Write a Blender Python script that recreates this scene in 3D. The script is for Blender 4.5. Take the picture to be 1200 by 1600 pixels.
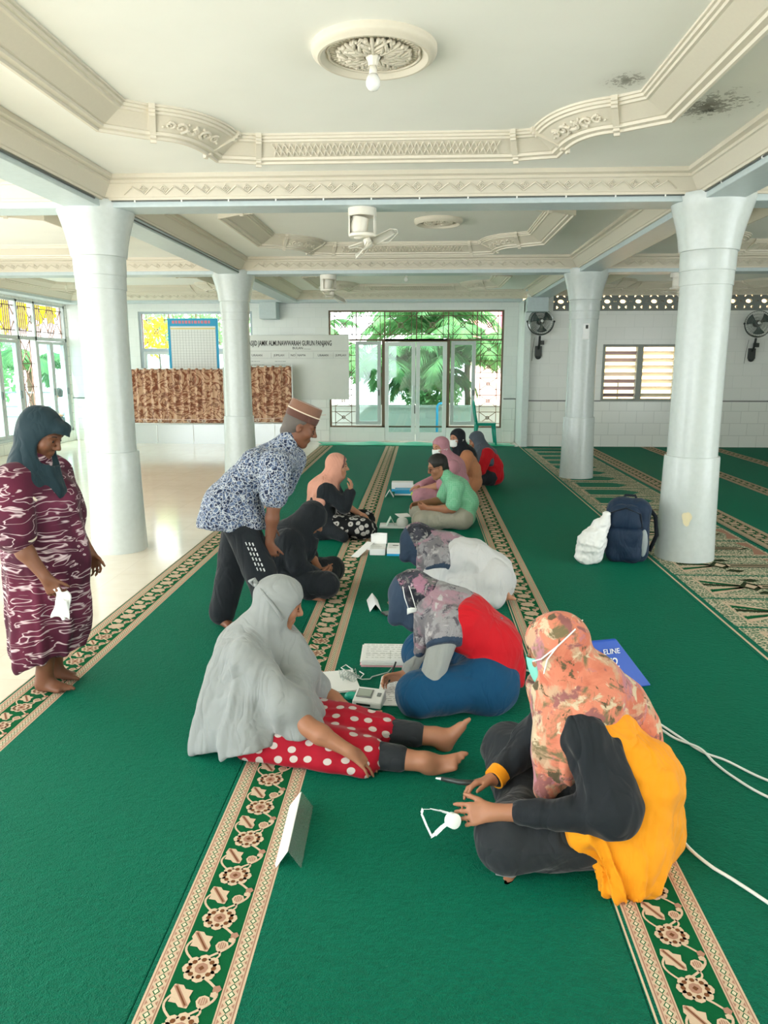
import bpy, math, random
import numpy as np
from mathutils import Vector, Matrix, noise as mnoise
R_ = random.Random(7)
for o in list(bpy.data.objects): bpy.data.objects.remove(o, do_unlink=True)
scene = bpy.context.scene
COL = scene.collection
PI = math.pi
# ---------------------------------------------------------------- camera
FPX = 1160.0
cam_d = bpy.data.cameras.new('camera'); cam = bpy.data.objects.new('camera', cam_d); COL.objects.link(cam)
cam_d.sensor_fit = 'VERTICAL'; cam_d.sensor_height = 36.0; cam_d.lens = 36.0*FPX/1600.0
cam_d.clip_start = 0.05; cam_d.clip_end = 200
cam.location = (0, 0, 1.65)
cam.rotation_euler = (math.radians(90-11.31), 0, math.asin(.05065))
scene.camera = cam
# ---------------------------------------------------------------- world, sun, exposure
world = bpy.data.worlds.new('sky'); scene.world = world; world.use_nodes = True
wn = world.node_tree.nodes; wl = world.node_tree.links; wn.clear()
wo = wn.new('ShaderNodeOutputWorld'); wb = wn.new('ShaderNodeBackground')
wb.inputs['Color'].default_value = (0.93, 0.98, 1.0, 1); wb.inputs['Strength'].default_value = 2.55
wl.new(wb.outputs[0], wo.inputs[0])
sun_d = bpy.data.lights.new('sun', 'SUN'); sun = bpy.data.objects.new('sun', sun_d); COL.objects.link(sun)
sun_d.energy = 4.0; sun_d.angle = math.radians(3); sun_d.color = (1, .96, .88)
sun.rotation_euler = (math.radians(38), 0, math.radians(-20))
scene.view_settings.view_transform = 'Standard'; scene.view_settings.look = 'None'
scene.view_settings.gamma = 1; scene.view_settings.use_curve_mapping = False
scene.view_settings.exposure = 1.27
cy = scene.cycles
cy.use_denoising = True; cy.max_bounces = 8; cy.diffuse_bounces = 5; cy.glossy_bounces = 3
cy.transmission_bounces = 4; cy.transparent_max_bounces = 12; cy.sample_clamp_indirect = 6
cy.caustics_reflective = False; cy.caustics_refractive = False
def portal(loc, rot, sx, sy):
    d = bpy.data.lights.new('sky_portal', 'AREA'); d.shape = 'RECTANGLE'; d.size = sx; d.size_y = sy
    d.cycles.is_portal = True
    o = bpy.data.objects.new('sky_portal', d); COL.objects.link(o); o.location = loc; o.rotation_euler = rot
portal((-4.4, -2.9, 1.45), (PI/2, 0, PI), 6.4, 2.9)       # the open veranda behind the viewer, facing +Y
portal((-7.7, 2.6, 1.45), (PI/2, 0, PI/2+PI), 11, 2.9)  # the open side on the left
portal((8.3, .65, 1.45), (PI/2, 0, PI/2), 7, 2.9)
portal((-7.72, 14.3, 1.5), (PI/2, 0, PI/2+PI), 3.4, 2.6)
portal((-0.15, 16.1, 1.5), (PI/2, 0, 0), 3.6, 2.5)
portal((-4.8, 16.1, 1.8), (PI/2, 0, 0), 2.4, 1.8)
# ---------------------------------------------------------------- materials
def lin(h):
    if isinstance(h, str):
        h = h.lstrip('#'); c = [int(h[i:i+2], 16)/255 for i in (0, 2, 4)]
    else: c = h
    return tuple((x/12.92 if x <= .04045 else ((x+.055)/1.055)**2.4) for x in c)+(1,)
class NT:
    def __init__(s, name):
        s.m = bpy.data.materials.new(name); s.m.use_nodes = True
        s.n = s.m.node_tree.nodes; s.l = s.m.node_tree.links; s.n.clear()
        s.out = s.n.new('ShaderNodeOutputMaterial')
    def new(s, t, **kw):
        n = s.n.new('ShaderNode'+t)
        for k, v in kw.items():
            if k in n.inputs: s.set(n.inputs[k], v)
            else: setattr(n, k, v)
        return n
    def set(s, i, v):
        if hasattr(v, 'is_output'): s.l.new(v, i)
        elif isinstance(v, bpy.types.Node): s.l.new(v.outputs[0], i)
        else: i.default_value = v
    def coord(s, kind='Object'): return s.n.new('ShaderNodeTexCoord').outputs[kind]
    def map(s, vec, scale=(1, 1, 1), rot=(0, 0, 0), loc=(0, 0, 0)):
        n = s.n.new('ShaderNodeMapping'); s.l.new(vec, n.inputs[0])
        n.inputs['Scale'].default_value = scale; n.inputs['Rotation'].default_value = rot; n.inputs['Location'].default_value = loc
        return n.outputs[0]
    def noise(s, vec, scale, detail=3, rough=.5, dist=0):
        n = s.n.new('ShaderNodeTexNoise'); s.l.new(vec, n.inputs['Vector'])
        n.inputs['Scale'].default_value = scale; n.inputs['Detail'].default_value = detail
        n.inputs['Roughness'].default_value = rough; n.inputs['Distortion'].default_value = dist
        return n.outputs
    def voro(s, vec, scale, feature='F1', rnd=1.0):
        n = s.n.new('ShaderNodeTexVoronoi'); n.feature = feature; s.l.new(vec, n.inputs['Vector'])
        n.inputs['Scale'].default_value = scale
        if 'Randomness' in n.inputs: n.inputs['Randomness'].default_value = rnd
        return n.outputs
    def ramp(s, fac, stops, interp='LINEAR'):
        n = s.n.new('ShaderNodeValToRGB'); s.l.new(fac, n.inputs[0]); r = n.color_ramp; r.interpolation = interp
        while len(r.elements) < len(stops): r.elements.new(.5)
        for e, (p, c) in zip(r.elements, stops):
            e.position = p; e.color = lin(c) if isinstance(c, str) else (c if len(c) == 4 else tuple(c)+(1,))
        return n.outputs[0]
    def math(s, op, a, b=None, clamp=False):
        n = s.n.new('ShaderNodeMath'); n.operation = op; n.use_clamp = clamp
        s.set(n.inputs[0], a)
        if b is not None: s.set(n.inputs[1], b)
        return n.outputs[0]
    def mix(s, fac, a, b, blend='MIX'):
        n = s.n.new('ShaderNodeMixRGB'); n.blend_type = blend
        s.set(n.inputs[0], fac)
        s.set(n.inputs[1], lin(a) if isinstance(a, str) else a); s.set(n.inputs[2], lin(b) if isinstance(b, str) else b)
        return n.outputs[0]
    def sep(s, vec):
        n = s.n.new('ShaderNodeSeparateXYZ'); s.l.new(vec, n.inputs[0]); return n.outputs
    def comb(s, x=0., y=0., z=0.):
        n = s.n.new('ShaderNodeCombineXYZ')
        for i, v in enumerate((x, y, z)): s.set(n.inputs[i], v)
        return n.outputs[0]
    def bump(s, h, strength=.3, dist=.01):
        n = s.n.new('ShaderNodeBump'); s.l.new(h, n.inputs['Height'])
        n.inputs['Strength'].default_value = strength; n.inputs['Distance'].default_value = dist
        return n.outputs[0]
    def pbr(s, color, rough=.6, metal=0, normal=None, sheen=0, spec=.5, sheentint=None, alpha=None, trans=0, coat=0, sss=0):
        b = s.n.new('ShaderNodeBsdfPrincipled')
        s.set(b.inputs['Base Color'], lin(color) if isinstance(color, str) else color)
        s.set(b.inputs['Roughness'], rough); s.set(b.inputs['Metallic'], metal)
        b.inputs['Specular IOR Level'].default_value = spec
        if normal is not None: s.l.new(normal, b.inputs['Normal'])
        if sheen:
            b.inputs['Sheen Weight'].default_value = sheen; b.inputs['Sheen Roughness'].default_value = .4
            if sheentint: b.inputs['Sheen Tint'].default_value = lin(sheentint)
        if alpha is not None: s.set(b.inputs['Alpha'], alpha)
        if trans: b.inputs['Transmission Weight'].default_value = trans
        if coat: b.inputs['Coat Weight'].default_value = coat; b.inputs['Coat Roughness'].default_value = .15
        if sss: b.inputs['Subsurface Weight'].default_value = sss; b.inputs['Subsurface Radius'].default_value = (.01, .004, .002)
        s.l.new(b.outputs[0], s.out.inputs[0]); s.b = b
        return s.m
MATS = {}
def flat(name, color, rough=.6, bumpy=0, bscale=60, **kw):
    if name in MATS: return MATS[name]
    t = NT(name); nrm = None; c = lin(color)
    co = t.coord()
    nz = t.noise(co, bscale, 4)
    cc = t.mix(.12, c, t.mix(nz['Fac'], (c[0]*.7, c[1]*.7, c[2]*.7, 1), (min(1, c[0]*1.25), min(1, c[1]*1.25), min(1, c[2]*1.25), 1)))
    if bumpy: nrm = t.bump(nz['Fac'], bumpy, .004)
    MATS[name] = t.pbr(cc, rough, normal=nrm, **kw); return MATS[name]
# ---------------------------------------------------------------- mesh builder
class MB:
    def __init__(s): s.v = []; s.f = []; s.m = []
    def add(s, vs, fs, mi=0):
        b = len(s.v); s.v.extend([tuple(map(float, p)) for p in vs]); s.f.extend([tuple(i+b for i in f) for f in fs]); s.m.extend([mi]*len(fs)); return s
    def box(s, c, d, mi=0, M=None, taper=1.0):
        hx, hy, hz = d[0]/2, d[1]/2, d[2]/2; vs = []
        for z in (-hz, hz):
            k = 1 if z < 0 else taper
            vs += [(-hx*k, -hy*k, z), (hx*k, -hy*k, z), (hx*k, hy*k, z), (-hx*k, hy*k, z)]
        if M is not None: vs = [tuple(M @ Vector(p)) for p in vs]
        vs = [(p[0]+c[0], p[1]+c[1], p[2]+c[2]) for p in vs]
        return s.add(vs, [(3, 2, 1, 0), (4, 5, 6, 7), (0, 1, 5, 4), (1, 2, 6, 5), (2, 3, 7, 6), (3, 0, 4, 7)], mi)
    def bx(s, x0, x1, y0, y1, z0, z1, mi=0):
        return s.box(((x0+x1)/2, (y0+y1)/2, (z0+z1)/2), (abs(x1-x0), abs(y1-y0), abs(z1-z0)), mi)
    def bar(s, a, b, w, h=None, mi=0, up=(0, 0, 1)):
        a = Vector(a); b = Vector(b); d = b-a; L = d.length
        if L < 1e-6: return s
        d.normalize(); u = Vector(up)
        if abs(d.dot(u)) > .98: u = Vector((0, 1, 0))
        x = d.cross(u).normalized(); y = x.cross(d)
        M = Matrix((x, d, y)).transposed()
        return s.box((a+b)/2, (w, L, h or w), mi, M)
    def tube(s, pts, r, n=8, mi=0, closed=False):
        pts = [Vector(p) for p in pts]; N = len(pts); rs = r if isinstance(r, (list, tuple)) else [r]*N
        vs = []; fs = []; prev = None
        for i, p in enumerate(pts):
            if closed: t = pts[(i+1) % N]-pts[i-1]
            else: t = pts[min(i+1, N-1)]-pts[max(i-1, 0)]
            t.normalize()
            if prev is None:
                u = Vector((0, 0, 1)) if abs(t.z) < .9 else Vector((1, 0, 0)); x = t.cross(u).normalized()
            else: x = (prev-t*prev.dot(t)).normalized()
            prev = x; y = t.cross(x)
            for k in range(n):
                a = 2*PI*k/n; q = p+(x*math.cos(a)+y*math.sin(a))*rs[i]; vs.append(tuple(q))
        for i in range(N if closed else N-1):
            j = (i+1) % N
            for k in range(n): fs.append((i*n+k, i*n+(k+1) % n, j*n+(k+1) % n, j*n+k))
        if not closed: fs += [tuple(range(n))[::-1], tuple((N-1)*n+k for k in range(n))]
        return s.add(vs, fs, mi)
    def lathe(s, prof, n=32, c=(0, 0, 0), mi=0, M=None, sx=1, sy=1):
        vs = []; fs = []; N = len(prof)
        for r, z in prof:
            for k in range(n):
                a = 2*PI*k/n; p = Vector((r*math.cos(a)*sx, r*math.sin(a)*sy, z))
                if M is not None: p = M @ p
                vs.append((p[0]+c[0], p[1]+c[1], p[2]+c[2]))
        for i in range(N-1):
            for k in range(n): fs.append((i*n+k, i*n+(k+1) % n, (i+1)*n+(k+1) % n, (i+1)*n+k))
        fs += [tuple(range(n))[::-1], tuple((N-1)*n+k for k in range(n))]
        return s.add(vs, fs, mi)
    def ball(s, c, r, n=12, mi=0, M=None):
        r = (r, r, r) if not isinstance(r, (tuple, list)) else r; vs = []; fs = []; h = n//2
        for i in range(h+1):
            t = PI*i/h
            for k in range(n):
                a = 2*PI*k/n; p = Vector((r[0]*math.sin(t)*math.cos(a), r[1]*math.sin(t)*math.sin(a), r[2]*math.cos(t)))
                if M is not None: p = M @ p
                vs.append((p[0]+c[0], p[1]+c[1], p[2]+c[2]))
        for i in range(h):
            for k in range(n): fs.append((i*n+k, (i+1)*n+k, (i+1)*n+(k+1) % n, i*n+(k+1) % n))
        return s.add(vs, fs, mi)
    def poly(s, pts, mi=0): return s.add(pts, [tuple(range(len(pts)))], mi)
    def prism(s, pts, off, mi=0):
        n = len(pts); q = [(p[0]+off[0], p[1]+off[1], p[2]+off[2]) for p in pts]
        return s.add(list(pts)+q, [tuple(range(n))[::-1], tuple(range(n, 2*n))]+[(i, (i+1) % n, n+(i+1) % n, n+i) for i in range(n)], mi)
    def sweep(s, path, prof, closed=False, mi=0, flip=1, only=None):
        """path: 2-D points; prof: (n, z) pairs, n measured to the right of the direction of travel (times flip);
        only=(i, j) emits just that stretch of a closed path, with the mitres of the whole"""
        P = [Vector((p[0], p[1])) for p in path]; N = len(P); K = len(prof); vs = []; fs = []
        idx = list(range(N)) if only is None else [i % N for i in range(only[0], only[1]+1)]
        for i in idx:
            if closed or 0 < i < N-1:
                d0 = (P[i]-P[i-1]).normalized(); d1 = (P[(i+1) % N]-P[i]).normalized()
            else:
                d0 = d1 = (P[1]-P[0]).normalized() if i == 0 else (P[-1]-P[-2]).normalized()
            n0 = Vector((d0.y, -d0.x)); n1 = Vector((d1.y, -d1.x)); m = n0+n1
            m = m/max(.35, (1+n0.dot(n1)))*flip
            for (a, z) in prof: vs.append((P[i].x+m.x*a, P[i].y+m.y*a, z))
        n = len(idx); loop = closed and only is None
        for i in range(n if loop else n-1):
            j = (i+1) % n
            for k in range(K-1): fs.append((i*K+k, j*K+k, j*K+k+1, i*K+k+1))
        if not loop: fs += [tuple(range(K)), tuple((n-1)*K+k for k in range(K))[::-1]]
        return s.add(vs, fs, mi)
    def grid(s, fn, nu, nv, mi=0, closed_u=False):
        vs = [fn(i/nu, j/nv) for j in range(nv+1) for i in range(nu+1)]
        fs = [(j*(nu+1)+i, j*(nu+1)+i+1, (j+1)*(nu+1)+i+1, (j+1)*(nu+1)+i) for j in range(nv) for i in range(nu)]
        return s.add(vs, fs, mi)
    def build(s, name, mats, parent=None, smooth=False, bevel=0, seg=2, solid=0, sub=0):
        me = bpy.data.meshes.new(name); me.from_pydata(s.v, [], s.f); me.update()
        mats = mats if isinstance(mats, (list, tuple)) else [mats]
        for m in mats: me.materials.append(m)
        if len(mats) > 1: me.polygons.foreach_set('material_index', s.m)
        if smooth:
            me.shade_smooth()
            if smooth is not True: me.set_sharp_from_angle(angle=math.radians(smooth))
        o = bpy.data.objects.new(name, me); COL.objects.link(o)
        if parent is not None: o.parent = parent
        if solid:
            md = o.modifiers.new('thick', 'SOLIDIFY'); md.thickness = solid; md.offset = 0
        if bevel:
            md = o.modifiers.new('soft', 'BEVEL'); md.width = bevel; md.segments = seg; md.limit_method = 'ANGLE'
        if sub:
            md = o.modifiers.new('sub', 'SUBSURF'); md.levels = sub; md.render_levels = sub
        return o
def tag(o, label=None, cat=None, group=None, kind=None):
    if label: o['label'] = label
    if cat: o['category'] = cat
    if group: o['group'] = group
    if kind: o['kind'] = kind
    return o
def thing(name, label, cat, loc=(0, 0, 0), rz=0, group=None):
    o = bpy.data.objects.new(name, None); COL.objects.link(o); o.empty_display_size = .1
    o.location = loc; o.rotation_euler = (0, 0, rz)
    return tag(o, label, cat, group)
def struct(name, mb, mats, **kw):
    o = mb.build(name, mats, **kw); o['kind'] = 'structure'; return o
def copy_tree(o, parent=None, kids={}):
    c = o.copy(); COL.objects.link(c)
    if parent is not None: c.parent = parent
    for ch in list(o.children): copy_tree(ch, c)
    return c
def text_mesh(body, size, loc, rot, mat, name, parent, align='LEFT', ext=.001, sx=1.0, bold=0):
    cu = bpy.data.curves.new(name, 'FONT'); cu.body = body; cu.size = size; cu.align_x = align; cu.extrude = ext; cu.resolution_u = 2; cu.offset = bold
    t = bpy.data.objects.new(name+'_src', cu); COL.objects.link(t)
    dg = bpy.context.evaluated_depsgraph_get(); me = bpy.data.meshes.new_from_object(t.evaluated_get(dg))
    bpy.data.objects.remove(t, do_unlink=True)
    me.materials.clear(); me.materials.append(mat); me.name = name
    o = bpy.data.objects.new(name, me); COL.objects.link(o); o.location = loc; o.rotation_euler = rot; o.scale = (sx, 1, 1)
    if parent is not None: o.parent = parent
    return o
# ================================================================ surface materials
def m_plaster(name, col, stain=False):
    t = NT(name); co = t.coord(); n1 = t.noise(co, 1.3, 4)['Fac']; n2 = t.noise(co, 35, 4)['Fac']
    c = t.mix(.10, col, t.ramp(n1, [(.3, '#b9bcb2'), (.7, '#ffffff')]), 'MULTIPLY')
    if stain:                                            # mould marks where the roof has leaked
        for (x, y, r, s, dk) in ((1.62, 4.72, .42, 26, '#6f6c62'), (1.66, 4.80, .10, 40, '#2c2b27'), (.95, 4.95, .22, 30, '#8d8a80'), (0.12, 7.3, .55, 9, '#a9aaa2'), (1.05, 4.3, .2, 30, '#8f8d84')):
            d = t.new('VectorMath', operation='DISTANCE'); t.l.new(co, d.inputs[0]); d.inputs[1].default_value = (x, y, 3.1)
            near = t.math('SUBTRACT', 1.0, t.math('DIVIDE', d.outputs['Value'], r), True)
            nn = t.noise(co, s, 6, .65)['Fac']
            f = t.math('MULTIPLY', t.math('GREATER_THAN', t.math('ADD', nn, t.math('MULTIPLY', near, .35)), .74), near)
            soft = t.math('MULTIPLY', t.math('POWER', near, 1.5), .28)
            c = t.mix(t.math('MAXIMUM', f, soft), c, dk)
    return t.pbr(c, .75, normal=t.bump(n2, .12, .004))
def m_tile(name, col, grout, w, h, axes='xz', rough=.2, off=.5, gs=.006, var=.03, nudge=(0, 0)):
    t = NT(name); co = t.coord(); s = t.sep(co)
    a = {'x': s[0], 'y': s[1], 'z': s[2]}
    v = t.comb(t.math('ADD', a[axes[0]], nudge[0]), t.math('ADD', a[axes[1]], nudge[1]), 0.)
    b = t.n.new('ShaderNodeTexBrick'); t.l.new(v, b.inputs['Vector'])
    b.offset = off; b.inputs['Scale'].default_value = 1; b.inputs['Mortar Size'].default_value = gs
    b.inputs['Brick Width'].default_value = w; b.inputs['Row Height'].default_value = h; b.inputs['Mortar Smooth'].default_value = .2
    c1 = lin(col); b.inputs['Color1'].default_value = c1; b.inputs['Color2'].default_value = tuple(x*(1-var) for x in c1[:3])+(1,)
    b.inputs['Mortar'].default_value = lin(grout)
    return t.pbr(b.outputs['Color'], rough, normal=t.bump(b.outputs['Fac'], -.15, .003))
def m_paint(name, col, rough=.35, bump=.25):
    t = NT(name); co = t.coord(); n1 = t.noise(t.map(co, (5, 5, 1.2)), 2.2, 5)['Fac']; n2 = t.noise(co, 22, 4)['Fac']
    c = t.mix(.12, col, t.ramp(n2, [(.3, '#b4b8b4'), (.7, '#ffffff')]), 'MULTIPLY')
    return t.pbr(c, rough, normal=t.bump(t.math('ADD', n1, t.math('MULTIPLY', n2, .3)), bump, .006))
M_CEIL = m_plaster('ceiling_plaster', '#f8f9f4', True)
M_WALLW = m_plaster('white_plaster', '#eef1ec')
M_CREAM = flat('cream_gypsum', '#dcd5c5', .6)
M_BEAM = m_paint('pale_blue_paint', '#c3d1d4', .4, .15)
M_COLUMN = m_paint('column_paint', '#cbd3d1', .25, .4)
M_TILEB = m_tile('wall_tile_white', '#edf1ed', '#e0e7e2', .25, .2, 'xz', .18, gs=.003)
M_TILER = m_tile('wall_tile_large', '#f5f7f3', '#e2e6e1', .36, .235, 'xz', .22, off=.5, gs=.003, var=.04)
M_TILEL = m_tile('wall_tile_side', '#eef0e8', '#c9cdc4', .25, .2, 'yz', .2)
M_GREYLINE = flat('dark_trim', '#565a58', .4)
M_ALU = flat('grey_aluminium_frame', '#c4cccb', .4)
M_ALUW = flat('white_aluminium', '#e4ebe9', .35)
M_IRON = flat('brown_iron', '#75624f', .6)
def m_glass(name, tint=(.9, .97, .95), refl=.07):
    t = NT(name); tr = t.n.new('ShaderNodeBsdfTransparent'); tr.inputs[0].default_value = tint+(1,)
    gl = t.n.new('ShaderNodeBsdfGlossy'); gl.inputs['Roughness'].default_value = .02
    mx = t.n.new('ShaderNodeMixShader'); mx.inputs[0].default_value = refl
    t.l.new(tr.outputs[0], mx.inputs[1]); t.l.new(gl.outputs[0], mx.inputs[2]); t.l.new(mx.outputs[0], t.out.inputs[0]); return t.m
M_GLASS = m_glass('window_glass', (.76, .90, .88), .07)
def m_floor():
    t = NT('cream_floor_tile'); co = t.coord()
    b = t.n.new('ShaderNodeTexBrick'); t.l.new(co, b.inputs['Vector']); b.offset = 0
    b.inputs['Scale'].default_value = 1; b.inputs['Brick Width'].default_value = .4; b.inputs['Row Height'].default_value = .4
    b.inputs['Mortar Size'].default_value = .002
    b.inputs['Color1'].default_value = lin('#efe6d6'); b.inputs['Color2'].default_value = lin('#ebe1d0'); b.inputs['Mortar'].default_value = lin('#ded3c1')
    n = t.noise(co, 6, 5)['Fac']
    c = t.mix(.15, b.outputs['Color'], t.ramp(n, [(.3, '#d8c8b0'), (.7, '#ffffff')]), 'MULTIPLY')
    return t.pbr(c, .12, normal=t.bump(t.noise(co, 3, 3)['Fac'], .02, .01), spec=.6)
M_FLOOR = m_floor()
# ================================================================ the hall: shell
ZC = 3.10; ZB = 2.88; ZK = 2.93            # ceiling, beam bottom, crown bottom
XL, XR = -7.6, 8.2
YB, YR = 16.0, 15.2                        # back wall, back wall of the right aisle
struct('floor', MB().bx(XL-.3, XR+.2, -3, YB+.2, -.12, 0), M_FLOOR)
struct('ceiling', MB().bx(XL-.3, XR+.2, -3, YB+.3, ZC, ZC+.18), M_CEIL)
def wall_xz(mb, xs, zs, holes, y0, y1, mi=0):
    """a wall in the x-z plane built as boxes around its openings"""
    X = sorted(set(list(xs)+[h[0] for h in holes]+[h[1] for h in holes])); Z = sorted(set(list(zs)+[h[2] for h in holes]+[h[3] for h in holes]))
    for i in range(len(X)-1):
        run = None
        for j in range(len(Z)-1):
            cx, cz = (X[i]+X[i+1])/2, (Z[j]+Z[j+1])/2
            solid = not any(h[0] < cx < h[1] and h[2] < cz < h[3] for h in holes)
            if solid: run = [Z[j] if run is None else run[0], Z[j+1]]
            if run and (not solid or j == len(Z)-2): mb.bx(X[i], X[i+1], y0, y1, run[0], run[1], mi); run = None
    return mb
DH = (-1.98, 1.69, .30, 2.74); DD = (-.80, .52, 0, 2.74); BW = (-6.05, -3.6, .9, 2.73)
struct('wall_back', wall_xz(MB(), (XL-.02, 2.06), (0, ZC), [DH, DD, BW], YB, YB+.2), M_TILEB)
LV = (3.58, 5.0, .93, 2.0); VT = (2.55, 6.75, 2.66, 3.02)
struct('wall_right_back', wall_xz(MB(), (2.06, XR), (0, ZC), [LV, VT], YR, YR+.2), M_TILER)
struct('wall_right', MB().bx(XR, XR+.2, 4.2, YR+.2, 0, ZC), m_tile('wall_tile_right', '#e6e9e4', '#a9aeaa', .36, .235, 'yz', .22, 0))  # out of view; stops short, leaving a gap to let light into the aisle
struct('wall_light_block', MB().bx(-1.2, XR+.2, -3.1, -2.9, 0, ZC), M_WALLW)  # unseen wall, added behind the viewer to block part of the front light
struct('wall_left', MB().bx(XL-.2, XL, 8.2, YB, 0, .22).bx(XL-.2, XL, 8.2, YB, 2.84, ZC).bx(XL-.2, XL, 8.2, 12.6, .22, 2.84).bx(XL-.2, XL, 15.97, YB, .22, 2.84), M_TILEL)  # blank stretch before the windows is unseen, added to cut light from the left
mb = MB(); mb.bx(-7.6, -1.98, 15.985, 16.0, .908, .926).bx(1.72, 2.0, 15.985, 16.0, .908, .926); mb.bx(2.1, 8.2, 15.188, 15.2, .908, .926)
struct('trim_1', mb, M_GREYLINE)
struct('trim_2', MB().bx(1.98, 2.11, 15.0, 15.99, 0, ZB), m_paint('pilaster_paint', '#dfe9e6', .3, .1), bevel=.01)
# dado slabs standing slightly proud below the dark line
mb = MB(); mb.bx(-7.55, -1.99, 15.95, 15.999, 0, .90).bx(1.71, 1.97, 15.95, 15.999, 0, .9).bx(2.11, 8.19, 15.16, 15.199, 0, .90)
struct('baseboard_back', mb, m_tile('dado_tile', '#f3f5ef', '#dcdfd9', .34, .24, 'xz', .2, .4))
# ---------------------------------------------------------------- beams and crown mouldings
CX = (-2.73, 2.28); ROWS = (1.75, 6.37, 10.95, 15.75)
mb = MB()
for x in (XL+.15,)+CX+(7.3,): mb.bx(x-.15, x+.15, -2.9, 15.98, ZB, ZC-.001)
for y in ROWS: mb.bx(XL+.01, 2.0 if y > 15 else XR-.01, y-.15, y+.15, ZB+.002, ZC-.002)
mb.bx(2.0, XR-.01, 15.0, 15.19, ZB+.15, ZC-.002)
mb.bx(-3.35, -3.0, 15.55, 15.95, 2.55, ZB); mb.bx(1.98, 2.38, 14.7, 15.15, 2.62, ZB)
struct('trim_3', mb, M_BEAM, bevel=.008)
CROWN = [(0, ZK), (.025, ZK), (.025, ZK+.018), (.035, ZK+.022), (.105, ZK+.105), (.118, ZK+.11), (.118, ZK+.13), (.15, ZK+.14), (.15, ZC)]
bx_ = [(XL+.3, CX[0]-.15), (CX[0]+.15, CX[1]-.15), (CX[1]+.15, 7.15)]
by_ = [(-2.7, 1.6), (1.9, 6.22), (6.52, 10.8), (11.1, 15.6)]
def zigzag(mb, x0, x1, y, sgn):
    """raised zigzag with small diamonds on the sloping face of a crown moulding that faces -y"""
    def P(x, t): return (x, y-(.035+.07*t)-.004, ZK+.022+.083*t-.004)
    n = int((x1-x0)/.16); st = (x1-x0)/n
    for i in range(n):
        a = x0+i*st; pts = [P(a, .2), P(a+st/2, .8), P(a+st, .2)]
        for p, q in zip(pts, pts[1:]): mb.bar(p, q, .009, .008)
        c = a+st/2
        for s in (.13, .27):
            d = [P(c-st*s*.7, .36), P(c, .36-s*.8), P(c+st*s*.7, .36), P(c, .36+s*.8)] if False else [P(a-st*s*.62, .62), P(a, .62-s), P(a+st*s*.62, .62), P(a, .62+s)]
            if i == 0: continue
            for p, q in zip(d, d[1:]+d[:1]): mb.bar(p, q, .006, .007)
k = 4
for bi, (x0, x1) in enumerate(bx_):
    for bj, (y0, y1) in enumerate(by_):
        if bi == 2 and bj == 3: y1 = 15.0
        mb = MB(); mb.sweep([(x0, y0), (x0, y1), (x1, y1), (x1, y0)], CROWN, True)
        if bj >= 1 and (bi == 1 or bj >= 2 or bi == 2): zigzag(mb, x0+.2, x1-.2, y1, 1)
        struct('trim_%d' % k, mb, M_CREAM); k += 1
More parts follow.
